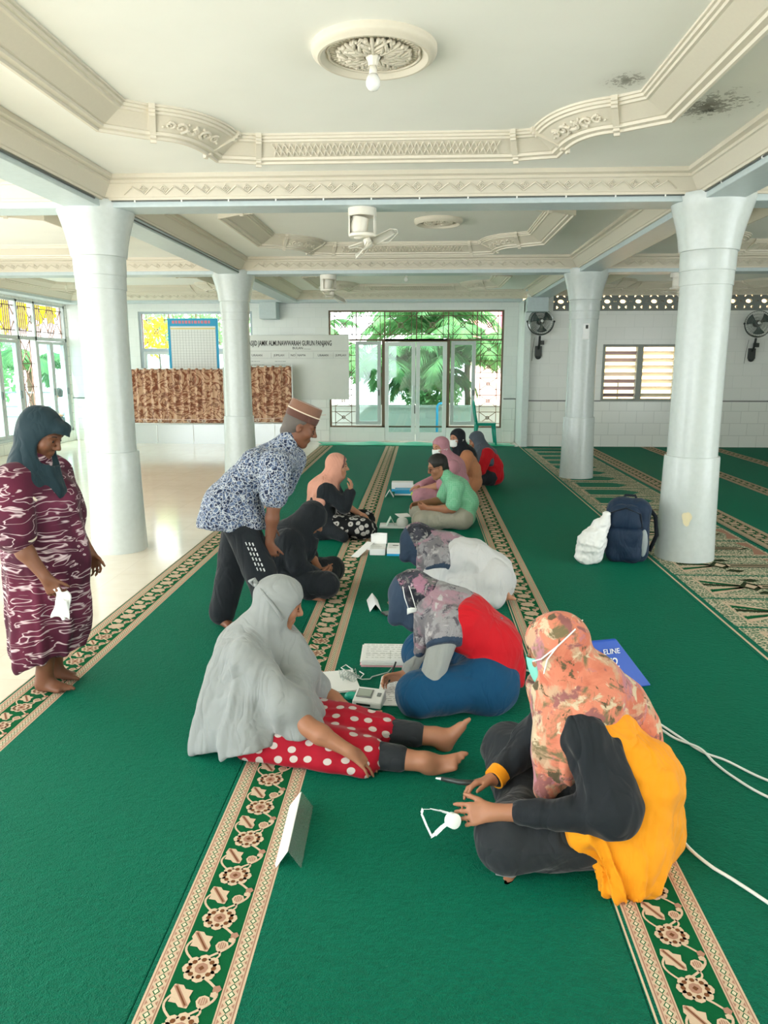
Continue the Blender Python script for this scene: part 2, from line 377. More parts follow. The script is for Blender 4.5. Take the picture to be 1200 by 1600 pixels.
# ---------------------------------------------------------------- hanging plaster frames on the ceiling
FPROF = [(0, ZC), (0, ZC-.012), (.012, ZC-.014), (.014, ZC-.028), (.03, ZC-.03), (.034, ZC-.042), (.05, ZC-.044), (.15, ZC-.10), (.165, ZC-.102), (.168, ZC-.118), (.20, ZC-.122), (.205, ZC-.135), (.222, ZC-.135), (.222, ZC)]
def spiral(mb, P, u0, v0, r, turns, sgn, w, ph=0):
    pts = []
    for i in range(16):
        t = i/15; a = ph+sgn*turns*2*PI*t; rr = r*(1-.8*t); pts.append(P(u0+rr*math.cos(a), v0+4.2*rr*math.sin(a)))
    mb.tube(pts, [w*(1-.4*i/15) for i in range(16)], 5)
def ceiling_frame(cx, cy, label, detail):
    root = thing('ceiling_frame', label, 'ceiling moulding', (cx, cy, 0), 0, 'hanging plaster frames')
    # one closed plan, anticlockwise: side, jog, concave curve, jog, straight, ... mirrored round the four corners
    quad = [(1.42, .74), (1.31, .82)]
    for i in range(1, 13):
        t = i/12; quad.append((1.31*(1-t)**2+2*.97*t*(1-t)+.93*t*t, .82*(1-t)**2+2*.92*t*(1-t)+1.38*t*t))
    quad += [(.80, 1.41)]
    m = len(quad)
    path = quad+[(-x, y) for x, y in quad[::-1]]+[(-x, -y) for x, y in quad]+[(x, -y) for x, y in quad[::-1]]
    def piece(name, i, j, extra=None):
        mb = MB(); mb.sweep(path, FPROF, True, only=(i, j))
        if extra: extra(mb)
        mb.build(name, M_CREAM, root)
    BP = [(n-.012 if n < .1 else n+.016, z-(.014 if z < ZC else 0)) for n, z in FPROF]
    def lattice(mb):
        def P(u, t): return (u, 1.41+.05+.10*t, ZC-.044-.056*t-.005)
        n = 36
        for i in range(n):
            u0 = -.74+1.48*i/n; u1 = -.74+1.48*(i+1)/n
            mb.bar(P(u0, .05), P(u1, .95), .008, .008); mb.bar(P(u0, .95), P(u1, .05), .008, .008)
    for c in range(4):
        o = c*m; rev = c % 2 == 1
        arc = [Vector(path[(o+k) % len(path)]) for k in (range(m-2, 0, -1) if False else range(1, m-1))] if not rev else [Vector(path[(o+k) % len(path)]) for k in range(1, m-1)]
        def P(u, v):     # u along the curve, v across its face, standing a little proud
            u = min(max(u, .02), .98); f = u*(len(arc)-1); i = min(int(f), len(arc)-2); fr = f-i
            a = arc[i]; b = arc[i+1]; p = a.lerp(b, fr); d = (b-a).normalized(); q = p+Vector((d.y, -d.x))*(.05+.10*v)
            return (q.x, q.y, ZC-.044-.056*v-.006)
        def scroll(mb):
            if not detail: return
            spiral(mb, P, .5, .5, .085, 1.0, 1, .012)
            for s in (-1, 1):
                spiral(mb, P, .5+s*.17, .52, .08, 1.4, s, .011, PI/2)
                spiral(mb, P, .5+s*.31, .5, .06, 1.3, -s, .009, -PI/2)
                for j in range(5): mb.ball(P(.5+s*(.1+.07*j), .25+.5*((j*37) % 10)/10), .009, 6)
            for j in range(3): mb.ball(P(.5, .3+.2*j), .012, 6)
        i0, i1 = (1, m-2)
        piece('curved_moulding', o+i0, o+i1, scroll)
        piece('corner_block', o, o+1); piece('corner_block', o+m-2, o+m-1)
        for k in ((1, m-2, m-1) if not rev else (1, m-2, 0)):
            fwd = k <= 1
            p = Vector(path[(o+k) % len(path)]); q = Vector(path[(o+k+(1 if fwd else -1)) % len(path)]); d = (q-p).normalized()*(.03 if fwd else -.03)
            mb = MB(); mb.sweep([p-d*.2, p+d] if fwd else [p-d, p+d*.2], BP); mb.build('bracket', M_CREAM, root)
    piece('straight_moulding', m-1, m, lattice if detail else None)
    piece('side_moulding', 2*m-1, 2*m); piece('straight_moulding', 3*m-1, 3*m); piece('side_moulding', 4*m-1, 4*m)
    return root
def medallion(cx, cy, label, r, damaged=False):
    root = thing('ceiling_medallion', label, 'ceiling medallion', (cx, cy, ZC))
    mb = MB(); mb.lathe([(r, 0), (r, -.02), (r*.985, -.032), (r*.94, -.04), (r*.90, -.05), (r*.86, -.05), (r*.80, -.035), (r*.76, -.024), (r*.74, -.02), (.02, -.018)], 56)
    mb.build('outer_ring', M_CREAM, root, smooth=40)
    mb = MB(); n = 8                                    # eight-lobed inner bead, acanthus leaves, dentils
    pts = []
    for i in range(96):
        a = 2*PI*i/96; rr = r*(.75-.035*max(0, math.cos(4*a))**6); pts.append((rr*math.cos(a), rr*math.sin(a), -.026))
    mb.tube(pts, .007, 6, closed=True)
    for i in range(56):
        a = 2*PI*i/56; mb.bar((r*.62*math.cos(a), r*.62*math.sin(a), -.02), (r*.72*math.cos(a), r*.72*math.sin(a), -.02), .006, .01)
    for i in range(8):
        a = 2*PI*i/8
        def L(u, v): c, s = math.cos(a), math.sin(a); return (c*u-s*v, s*u+c*v, -.028-.012*math.sin(PI*min(1, u/(r*.6))))
        mb.tube([L(.05, 0), L(r*.3, 0), L(r*.5, 0), L(r*.6, 0)], [.013, .011, .012, .008], 6)
        for sg in (-1, 1):
            for q, (u, w) in enumerate(((.18, .16), (.3, .2), (.42, .2))):
                mb.tube([L(r*u, 0), L(r*(u+.1), sg*r*w*.55), L(r*(u+.16), sg*r*w*.9), L(r*(u+.1), sg*r*w*1.05)], [.010, .010, .008, .005], 6)
            mb.ball(L(r*.55, sg*r*.10), .013, 6)
        a += PI/8
        mb.tube([L(.05, 0), L(r*.32, .012), L(r*.5, -.01), L(r*.57, .02)], [.009, .009, .008, .005], 6)
        for q in range(3): mb.ball(L(r*(.36+.1*q), .03-.02*q), .011, 6)
    mb.build('leaf_relief', M_CREAM, root, smooth=True)
    return root
M_BULB = flat('white_bulb_glass', '#f0f1ee', .25); M_PLASTIC = flat('cream_plastic', '#e8e4d8', .4)
def bulb(cx, cy, z, label, octa=True):
    root = thing('light_bulb', label, 'light bulb', (cx, cy, z), 0, 'bare bulbs under the ceiling')
    mb = MB(); mb.lathe([(.028, 0), (.03, -.004), (.026, -.03), (.018, -.032)] if not octa else [(.036, 0), (.034, -.028), (.026, -.04), (.022, -.062), (.018, -.062)], 8)
    mb.build('bulb_holder', M_PLASTIC, root, smooth=30)
    zz = -.062 if octa else -.032
    mb = MB(); mb.lathe([(.015, zz), (.017, zz-.012), (.02, zz-.035)], 20); mb.build('bulb_neck', M_PLASTIC, root, smooth=True)
    mb = MB(); mb.lathe([(.02, zz-.034), (.03, zz-.05), (.0345, zz-.068), (.032, zz-.086), (.022, zz-.101), (.008, zz-.107)], 24)
    mb.build('bulb_globe', M_BULB, root, smooth=True); return root
ceiling_frame(-.255, 3.70, 'notched plaster frame with scroll corners around the nearest ceiling medallion', True)
ceiling_frame(-.265, 8.05, 'notched plaster frame with scroll corners behind the nearer ceiling fan', True)
ceiling_frame(-.265, 12.9, 'notched plaster frame on the ceiling just in front of the glass doors', True)
ceiling_frame(-5.2, 12.9, 'notched plaster frame over the cream floor by the left windows', False)
ceiling_frame(-5.2, 8.05, 'notched plaster frame on the ceiling left of the nearest left pillar', False)
ceiling_frame(4.75, 12.7, 'notched plaster frame near the tiled wall with the louvre window', False)
ceiling_frame(4.75, 8.05, 'notched plaster frame on the ceiling right of the nearest right pillar', True)
medallion(-.24, 3.83, 'round cream ceiling medallion with carved leaves above the nearest bulb', .295)
medallion(.15, 8.1, 'small worn ceiling medallion behind the nearer ceiling fan', .25)
bulb(-.245, 3.82, ZC-.02, 'bare white bulb in an octagonal holder under the carved medallion')
bulb(-.28, 12.7, ZC, 'small bare bulb on the ceiling in front of the glass doors', False)
bulb(-5.3, 12.6, ZC, 'small bare bulb on the ceiling above the left windows side', False)
# ---------------------------------------------------------------- pillars
def pillar(x, y, label):
    root = thing('pillar', label, 'pillar', (x, y, 0), 0, 'round painted pillars')
    mb = MB(); mb.lathe([(.243, 0), (.243, .02), (.235, .25), (.226, .6), (.221, .875), (.217, .89), (.195, .892)], 40)
    mb.build('pedestal', M_COLUMN, root, smooth=35)
    mb = MB(); mb.lathe([(.201, .885), (.198, 1.6), (.199, 2.26), (.206, 2.262), (.207, 2.37), (.212, 2.374), (.214, 2.52), (.218, 2.526)], 40)
    mb.build('shaft', M_COLUMN, root, smooth=35)
    mb = MB(); mb.lathe([(.216, 2.52), (.226, 2.525), (.24, 2.62), (.262, 2.72), (.295, 2.83), (.318, ZB+.03), (.318, ZB+.06)], 40)
    mb.build('capital', M_COLUMN, root, smooth=35); return root
for x, y, l in ((-2.73, 6.43, 'thick pale grey round pillar on the cream tiles beside the woman in the maroon dress'), (2.28, 6.36, 'thick pale grey round pillar with a chipped paint patch next to the backpack'),
                (-2.72, 11.0, 'pale grey round pillar between the two brown curtain screens'), (2.28, 10.98, 'pale grey round pillar with a small white switch box, left of the louvre window')):
    pillar(x, y, l)
t = NT('chipped_paint'); mpatch = t.pbr(t.mix(t.noise(t.coord(), 60)['Fac'], '#e9dcae', '#e3d9bd'), .6)
mb = MB(); pts = []
for i in range(18):
    a = 2*PI*i/18; r = .046+.006*math.sin(3*a)+.003*math.sin(5*a+1)
    u, v = r*math.cos(a)*.8, r*math.sin(a)*1.3; th_ = -PI/2-.35+u/.237; rr = .2395-.006*(v/.3)
    pts.append((2.28+rr*math.cos(th_), 6.36+rr*math.sin(th_), .39+v))
tag(mb.poly(pts).build('paint_patch', mpatch), 'pale yellow chipped paint patch low on the pillar by the backpack', 'paint patch')
# ---------------------------------------------------------------- iron grilles, windows and doors
def xgrille(mb, P, u0, u1, v0, v1, r=.014, ring=True, cross=True):
    """one cell of an ornamental grille: inner upright pair, diagonals, a small ring in the middle"""
    w, h = u1-u0, v1-v0; a0, a1 = u0+w*.16, u1-w*.16; b0, b1 = v0+h*.16, v1-h*.16
    for q in ((P(a0, v0), P(a0, v1)), (P(a1, v0), P(a1, v1)), (P(u0, b0), P(u1, b0)), (P(u0, b1), P(u1, b1))): mb.bar(q[0], q[1], r, r)
    if cross: mb.bar(P(a0, b0), P(a1, b1), r, r); mb.bar(P(a0, b1), P(a1, b0), r, r)
    if ring:
        cu, cv = (u0+u1)/2, (v0+v1)/2; rr = min(w, h)*.09
        mb.tube([P(cu+rr*math.cos(2*PI*i/14), cv+rr*math.sin(2*PI*i/14)) for i in range(14)], r*.7, 5, closed=True)
def rect_frame(mb, P, u0, u1, v0, v1, w, d):
    mb.bar(P(u0, v0), P(u0, v1), w, d, up=(0, 0, 1)); mb.bar(P(u1, v0), P(u1, v1), w, d)
    mb.bar(P(u0, v0), P(u1, v0), d, w); mb.bar(P(u0, v1), P(u1, v1), d, w)
def boxframe(mb, x0, x1, z0, z1, y0, y1, w, mi=0):
    mb.bx(x0, x0+w, y0, y1, z0, z1, mi).bx(x1-w, x1, y0, y1, z0, z1, mi).bx(x0+w, x1-w, y0, y1, z0, z0+w, mi).bx(x0+w, x1-w, y0, y1, z1-w, z1, mi)
PB = lambda u, v: (u, YB+.09, v)
# window_1: the whole grille wall around the door
root = thing('window_1', 'wide iron grille with glazed side lights around the double glass doors', 'window', (0, 0, 0)); root['kind'] = 'structure'
mb = MB(); boxframe(mb, -1.98, 1.69, .30, 2.74, YB+.04, YB+.14, .03)
mb.bx(-1.95, 1.66, YB+.04, YB+.14, 2.12, 2.155); mb.bx(-.86, -.80, YB+.04, YB+.14, 0, 2.13); mb.bx(.52, .58, YB+.04, YB+.14, 0, 2.13)
mb.bx(-.80, .52, YB+.04, YB+.14, 2.10, 2.16)
mb.build('window_frame', M_IRON, root)
xs = [-1.95, -1.40, -.80, -.13, .54, 1.14, 1.66]
mb = MB()
for a, b in zip(xs, xs[1:]): xgrille(mb, PB, a, b, 2.16, 2.72); mb.bar(PB(b, 2.15), PB(b, 2.72), .022)
for (a, b) in ((-1.95, -1.43), (1.14, 1.66)):
    for q in range(5): z0 = .33+.358*q; xgrille(mb, PB, a, b, z0, z0+.358, .013)
mb.build('grille', M_IRON, root)
mb = MB(); mb.bx(-1.96, 1.67, YB+.155, YB+.16, 2.16, 2.71)
for (a, b) in ((-1.42, -.88), (.60, 1.12)):
    fm = MB(); boxframe(fm, a, b, .36, 2.11, YB+.02, YB+.10, .075); f = fm.build('casement', M_ALU, root, bevel=.006)
    MB().bx(a+.07, b-.07, YB+.055, YB+.062, .43, 2.04).build('pane', M_GLASS, f)
    MB().bx(b-.05, b-.03, YB-.005, YB+.03, .98, 1.10).build('latch', M_GREYLINE, f)
# doors
for k, (a, b, hs) in enumerate(((-.795, -.145, -.19), (-.135, .515, -.09))):
    d = thing('door_%d' % (k+1), 'white framed glass door leaf, %s of the pair' % ('left' if k == 0 else 'right'), 'door', (0, 0, 0)); d['kind'] = 'structure'
    fm = MB(); boxframe(fm, a, b, .01, 2.095, YB+.01, YB+.07, .085); fm.bx(a+.08, b-.08, YB+.01, YB+.07, .09, .2); fm.build('door_frame', M_ALUW, d, bevel=.006)
    MB().bx(a+.08, b-.08, YB+.037, YB+.044, .2, 2.02).build('pane', M_GLASS, d)
    MB().tube([(hs, YB+.01, .84), (hs, YB-.05, .84), (hs, YB-.05, 1.18), (hs, YB+.01, 1.18)], .014, 8).build('door_handle', M_ALUW, d, smooth=True)
    if k == 0: MB().bx(-.165, -.145, YB-.01, YB+.01, .60, .78).build('door_lock', M_GREYLINE, d)
# window_2: back left window behind the screens
root = thing('window_2', 'glazed window with an iron transom grille behind the left curtain screen', 'window'); root['kind'] = 'structure'
mb = MB(); boxframe(mb, -6.05, -3.6, .9, 2.73, YB+.03, YB+.15, .05); mb.bx(-6.0, -3.65, YB+.03, YB+.15, 1.90, 1.97)
mb.build('window_frame', flat('blue_grey_frame', '#aebcc2', .5), root)
mb = MB()
for i in range(4): a = -6.0+.5875*i; xgrille(mb, PB, a, a+.5875, 1.97, 2.68, .012); mb.bar(PB(a, 1.97), PB(a, 2.68), .02)
mb.build('grille', flat('rosy_iron', '#a8796c', .6), root)
for i in range(3):
    a = -5.98+.78*i; fm = MB(); boxframe(fm, a, a+.75, .95, 1.90, YB+.02, YB+.09, .06); f = fm.build('casement', M_ALU, root, bevel=.005)
    MB().bx(a+.05, a+.70, YB+.05, YB+.057, 1.0, 1.85).build('pane', M_GLASS, f)
# window_3: left side windows
root = thing('window_3', 'long side window with geometric iron transom above tall casements', 'window'); root['kind'] = 'structure'
PL = lambda u, v: (XL-.09, u, v)
mb = MB()
for (a, b) in ((.22, .27), (2.10, 2.17), (2.80, 2.84)): mb.bx(XL-.15, XL-.03, 12.6, 15.96, a, b)
for y in (12.6, 14.02, 14.66, 15.91): mb.bx(XL-.15, XL-.03, y, y+.06, .22, 2.84)
mb.build('window_frame', M_ALU, root)
mb = MB()
for i in range(6):
    a = 12.65+.55*i; b = a+.55
    for u in (a, a+.07, a+.14, b-.07): mb.bar(PL(u, 2.17), PL(u, 2.82), .018)
    for v in (2.27, 2.72): mb.bar(PL(a, v), PL(b, v), .018)
    c = (a+.14+b-.07)/2; 
    for s in (-1, 1):
        mb.bar(PL(c+s*.16, 2.72), PL(c+s*.02, 2.53), .016); mb.bar(PL(c+s*.16, 2.27), PL(c+s*.02, 2.46), .016)
    rect_frame(mb, PL, c-.03, c+.03, 2.46, 2.53, .010, .016)
for q in range(4):
    v0 = .3+.45*q; a, b = 14.08, 14.66
    mb.bar(PL(a, v0), PL(b, v0), .018)
    for u in (a+.12, b-.12): mb.bar(PL(u, v0), PL(u, v0+.45), .018)
    c = (a+b)/2
    for s in (-1, 1):
        mb.bar(PL(c+s*.17, v0+.45), PL(c+s*.02, v0+.26), .016); mb.bar(PL(c+s*.17, v0), PL(c+s*.02, v0+.19), .016)
    rect_frame(mb, PL, c-.03, c+.03, v0+.19, v0+.26, .010, .016)
mb.build('grille', flat('pink_brown_iron', '#8d6f5f', .6), root)
for (a, b) in ((12.68, 13.34), (13.36, 14.0), (14.74, 15.31), (15.33, 15.90)):
    fm = MB(); w = .06
    fm.bx(XL-.12, XL-.04, a, a+w, .28, 2.09).bx(XL-.12, XL-.04, b-w, b, .28, 2.09).bx(XL-.12, XL-.04, a+w, b-w, .28, .28+w).bx(XL-.12, XL-.04, a+w, b-w, 2.09-w, 2.09)
    f = fm.build('casement', M_ALU, root, bevel=.005)
    MB().bx(XL-.085, XL-.078, a+w-.01, b-w+.01, .33, 2.04).build('pane', M_GLASS, f)
    MB().bx(XL-.04, XL-.015, b-.05, b-.02, 1.0, 1.14).build('latch', M_GREYLINE, f)
# window_4: louvre window in the right aisle
root = thing('window_4', 'wooden framed louvre window with two bays of tilted slats', 'window'); root['kind'] = 'structure'
mb = MB(); mf = flat('grey_wood_frame', '#9ea49e', .5); y0, y1 = YR-.02, YR+.14
boxframe(mb, 3.56, 5.02, .91, 2.02, y0, y1, .05); mb.bx(4.235, 4.345, y0, y1, .95, 1.98); mb.build('window_frame', mf, root, bevel=.005)
ms = [flat('mauve_slat', '#a08d93', .5), flat('clear_slat', '#fbf0d8', .3)]
for bay, (a, b) in enumerate(((3.62, 4.23), (4.35, 4.96))):
    for i in range(7):
        z = 1.03+.137*i; M = Matrix.Rotation(math.radians(-38), 3, 'X')
        MB().box(((a+b)/2, YR+.06, z), (b-a, .11, .006), 0, M).build('louvre_slat', ms[0] if (bay == 0 and i in (0, 1, 2, 5, 6)) else ms[1], root)
MB().bar((3.92, YR+.12, .96), (3.92, YR+.12, 1.35), .018).build('slat_rod', mf, root)
# vent strip: cement blocks with oval and heart shaped holes, cut as real openings
def vent_block_curve(cx, cz, w, h):
    sp = [[(cx-w/2, cz-h/2), (cx+w/2, cz-h/2), (cx+w/2, cz+h/2), (cx-w/2, cz+h/2)]]
    sp.append([(cx+.062*math.cos(2*PI*i/20), cz+.038*math.sin(2*PI*i/20)) for i in range(20)])
    for sx in (-1, 1):
        for sz in (-1, 1):
            hx, hz = cx+sx*.068, cz+sz*.108; pts = []
            for i in range(16):
                a = 2*PI*i/16; u = .032*math.sin(a)**3; v = .026*math.cos(a)-.010*math.cos(2*a)-.004*math.cos(3*a)
                pts.append((hx+v*sx*1.05, hz+u))
            sp.append(pts)
    for sz in (-1, 1): sp.append([(cx+w/2*.0+sz*w*.44+.012*math.cos(2*PI*i/8), cz+.016*math.sin(2*PI*i/8)) for i in range(8)])
    return sp
def curve_mesh(splines, ext):
    cu = bpy.data.curves.new('holes', 'CURVE'); cu.dimensions = '2D'; cu.fill_mode = 'BOTH'; cu.extrude = ext
    for pts in splines:
        s = cu.splines.new('POLY'); s.points.add(len(pts)-1); s.use_cyclic_u = True
        for p, q in zip(s.points, pts): p.co = (q[0], q[1], 0, 1)
    t = bpy.data.objects.new('holes', cu); COL.objects.link(t)
    me = bpy.data.meshes.new_from_object(t.evaluated_get(bpy.context.evaluated_depsgraph_get()))
    bpy.data.objects.remove(t, do_unlink=True); return me
vr = thing('vent_grille', 'strip of grey vent blocks with oval and heart shaped holes under the ceiling', 'vent'); vr['kind'] = 'structure'; vr.name = 'trim_30'
mvent = flat('grey_cement', '#8d938f', .7)
me0 = curve_mesh(vent_block_curve(0, 0, .30, .36), .04); me0.name = 'vent_block'; me0.materials.clear(); me0.materials.append(mvent)
for i in range(14):
    o = bpy.data.objects.new('vent_block', me0); COL.objects.link(o); o.parent = vr; o.location = (2.70+.30*i, YR+.06, 2.84); o.rotation_euler = (PI/2, 0, 0)
# ================================================================ carpets
def m_carpet(name, col, dark):
    t = NT(name); co = t.coord(); n1 = t.noise(co, 2.2, 5, .6)['Fac']; n2 = t.noise(co, 55, 3, .7)['Fac']; n3 = t.noise(t.map(co, (1, 1, 1)), 260, 2)['Fac']
    c = t.mix(t.math('MULTIPLY', n1, .55), col, dark); c = t.mix(.35, c, t.ramp(n2, [(.3, '#9cc4b4'), (.7, '#ffffff')]), 'MULTIPLY')
    lum = t.math('GREATER_THAN', t.noise(co, 90, 1)['Fac'], .81); c = t.mix(t.math('MULTIPLY', lum, .25), c, '#7fb59a')
    h = t.math('ADD', t.math('MULTIPLY', n2, .6), n3)
    cl = t.noise(t.map(co, (1, 1.5, 1), (0, 0, .5)), 34, 4, .65, .8)['Fac']; h = t.math('ADD', h, t.math('MULTIPLY', cl, 2.2))
    return t.pbr(c, .62, normal=t.bump(h, .6, .018), sheen=.32, sheentint='#12d8ac', spec=.12)
M_GREEN = m_carpet('green_pile', '#006049', '#004f39')
M_CBEIGE = flat('beige_pile', '#d0b89f', .95, .3, 200, spec=.1); M_CROSE = flat('rose_pile', '#ab826f', .95, .3, 200, spec=.1)
M_CBROWN = flat('brown_pile', '#744a30', .95, .3, 200, spec=.1); M_CDARK = flat('deep_green_pile', '#0b5a34', .95, .3, 200, spec=.1)
M_CCREAM = flat('cream_pile', '#dcd3b8', .95, .3, 200, spec=.1); M_CBLACK = flat('dark_olive_pile', '#2f3a24', .95, .3, 200, spec=.1)
CM = [M_CBEIGE, M_CROSE, M_CBROWN, M_CDARK, M_CCREAM, M_CBLACK]
CT = .010                                    # carpet thickness
def border_strip(x0, x1, y0, y1, near):
    """woven border: two beaded bands and a vine of flowers, leaves and buds between them"""
    mb = MB(); W = x1-x0; z = CT+.0005
    def rect(a, b, c, d, k, mi): mb.poly([(a, c, z+k*.0004), (b, c, z+k*.0004), (b, d, z+k*.0004), (a, d, z+k*.0004)], mi)
    rect(x0, x1, y0, y1, 0, 0)
    bw = W*.20
    for (a, b) in ((x0+.006, x0+bw), (x1-bw, x1-.006)):
        rect(a, b, y0, y1, 1, 1); rect(a+.004, b-.004, y0, y1, 2, 0)
        c = (a+b)/2; h = (b-a)/2-.006; st = .024
        n = int((y1-y0)/st); far = 7.5
        for i in range(n):
            y = y0+i*st
            if y > far and i % 2: continue
            k = st if y <= far else 2*st
            # rose chevrons on both sides of a chain of cream diamonds outlined in green
            mb.poly([(c-h*.62, y+k/2, z+.0012), (c, y, z+.0012), (c+h*.62, y+k/2, z+.0012), (c, y+k, z+.0012)], 3)
            mb.poly([(c-h*.40, y+k/2, z+.0016), (c, y+k*.16, z+.0016), (c+h*.40, y+k/2, z+.0016), (c, y+k*.84, z+.0016)], 4)
            for s in (-1, 1): mb.poly([(c+s*h, y-k*.35, z+.0012), (c+s*h*.55, y, z+.0012), (c+s*h, y+k*.35, z+.0012)], 1)
    g0, g1 = x0+bw+.004, x1-bw-.004; rect(g0, g1, y0, y1, 1, 3)
    gw = g1-g0; cx = (g0+g1)/2; st = .19
    n = int((y1-y0)/st)
    def disc(c, r, mi, lay, k=8, ex=1, rot=0):
        mb.poly([(c[0]+r*math.cos(2*PI*i/k+rot)*ex, c[1]+r*math.sin(2*PI*i/k+rot), z+lay*.0004) for i in range(k)], mi)
    def ribbon(pts, w, mi, lay):
        for p, q in zip(pts, pts[1:]):
            d = Vector((q[0]-p[0], q[1]-p[1])); 
            if d.length < 1e-6: continue
            d.normalize(); nx, ny = -d.y*w/2, d.x*w/2
            mb.poly([(p[0]+nx, p[1]+ny, z+lay*.0004), (p[0]-nx, p[1]-ny, z+lay*.0004), (q[0]-nx, q[1]-ny, z+lay*.0004), (q[0]+nx, q[1]+ny, z+lay*.0004)], mi)
    for i in range(n):
        y = y0+i*st; hi = y < near
        fx, fy = cx-gw*.02, y+.045
        r = gw*.125
        # flower: eight lobes with brown eyes round a centre
        for q in range(8):
            a = 2*PI*q/8; disc((fx+gw*.24*math.cos(a), fy+gw*.24*math.sin(a)*.86), r, 0, 5, 8)
        disc((fx, fy), gw*.22, 0, 6, 10)
        if hi:
            for q in range(8):
                a = 2*PI*q/8; disc((fx+gw*.23*math.cos(a), fy+gw*.23*math.sin(a)*.86), r*.42, 2, 7, 6)
            disc((fx, fy), gw*.13, 1, 7, 8); disc((fx, fy), gw*.06, 2, 8, 4)
        # vine
        pts = [(cx+gw*.43*math.sin(PI*j/9-.2), y+.045+.03+.13*j/9) for j in range(10)]
        ribbon(pts, gw*.05, 0, 4)
        pts = [(cx-gw*(.22+.24*math.sin(PI*j/8)), y+.07+.10*j/8) for j in range(9)]; ribbon(pts, gw*.045, 0, 4)
        pts = [(cx+gw*(.14+.10*math.sin(PI*j/5)), y+.075+.04*j/5) for j in range(6)]; ribbon(pts, gw*.04, 0, 4)
        # serrated leaf leaning left
        lx, ly = cx-gw*.17, y+.135
        pl = []
        for j in range(7):
            t = j/6; w = gw*.24*math.sin(PI*min(1, t*1.02))+.002; pl.append((t, w*(1.0 if j % 2 else .62)))
        left = [(lx-gw*.22+gw*.36*t-w*.75, ly+.045-.075*t-w*.5, z+.002) for t, w in pl]; right = [(lx-gw*.22+gw*.36*t+w*.75, ly+.045-.075*t+w*.5, z+.002) for t, w in pl]
        for j in range(6): mb.poly([left[j], left[j+1], right[j+1], right[j]], 0)
        if hi:
            ribbon([(lx-gw*.2, ly+.042), (lx+gw*.12, ly-.025)], gw*.08, 1, 6); ribbon([(lx-gw*.18, ly+.038), (lx+gw*.1, ly-.022)], gw*.03, 2, 7)
        # bud and small sprig on the right
        disc((cx+gw*.22, y+.128), gw*.13, 0, 5, 8); disc((cx+gw*.22, y+.128), gw*.09, 1, 6, 7); 
        disc((cx+gw*.40, y+.168), gw*.09, 1, 5, 5); disc((cx+gw*.37, y+.15), gw*.07, 0, 6, 5)
        if hi:
            for j in range(3): ribbon([(cx+gw*(.18+.04*j), y+.118), (cx+gw*(.18+.04*j), y+.138)], gw*.014, 0, 7)
    return mb
YC0, YC1 = -.6, 15.02
def runner(x0, x1, strip, label, y0=YC0, y1=YC1, near=4.2, groove=True):
    root = thing('carpet_runner', label, 'carpet', ((x0+x1)/2, 0, 0), 0, 'green prayer carpet runners')
    dx = (x0+x1)/2
    mb = MB(); mb.bx(x0-dx, x1-dx, y0, y1, .0005, CT); mb.build('pile', M_GREEN, root, bevel=.004)
    s = border_strip(strip[0]-dx, strip[1]-dx, y0+.01, y1-.01, near); s.build('woven_border', CM, root)
    if groove: MB().bx(x0+.004-dx, x0+.010-dx, y0, y1, CT-.001, CT+.001).build('edge_binding', M_CBEIGE, root)
    return root
runner(-2.07, -.736, (-2.05, -1.80), 'green carpet runner whose flowered border lies along the cream tiles, under the standing man')
runner(-.735, .6035, (-.72, -.46), 'middle green carpet runner with the papers and boxes lying on it', groove=False)
runner(.6045, 1.9345, (.625, .87), 'green carpet runner under the backpack and white plastic bag')
runner(3.12, 4.36, (3.14, 3.40), 'green carpet runner just right of the patterned prayer mats', 2.0, 15.12, 2)
runner(4.37, 5.60, (4.39, 4.62), 'green carpet runner below the louvre window', 4.0, 15.12, 2)
runner(5.61, 7.0, (5.62, 5.86), 'green carpet runner farthest right along the tiled wall', 6.0, 15.12, 2)
# ---------------------------------------------------------------- patterned prayer mats joined in one runner
def m_matpile():
    t = NT('mat_pattern_pile'); co = t.coord(); m = t.map(co, (1, 1, 1))
    v = t.voro(m, 34, 'DISTANCE_TO_EDGE')['Distance']; n = t.noise(m, 30, 3, .6)['Fac']; v2 = t.voro(m, 60)['Distance']
    f = t.math('GREATER_THAN', t.math('ADD', v, t.math('MULTIPLY', n, .22)), .225)
    c = t.mix(f, '#c9bda4', '#52745a'); c = t.mix(t.math('MULTIPLY', t.math('LESS_THAN', v2, .25), .8), c, '#d6cab2')
    return t.pbr(c, .95, spec=.1, normal=t.bump(n, .3, .004))
M_MAT = m_matpile()
root = thing('prayer_mat_runner', 'beige and green patterned prayer mat runner under the two right pillars', 'carpet', (2.52, 0, 0))
x0, x1 = 1.935-2.52, 3.11-2.52
MB().bx(x0, x1, 1.6, 15.1, .0005, CT).build('pile', M_GREEN, root, bevel=.004)
mb = MB(); mb.bx(x0+.025, x0+.04, 1.6, 15.1, CT-.001, CT+.0008); mb.build('edge_binding', M_CBEIGE, root)
mats = [M_MAT, M_CBEIGE, M_CDARK, M_CBLACK, M_CROSE, M_GREEN, M_CCREAM]
st = .595; n = int(13.5/st)
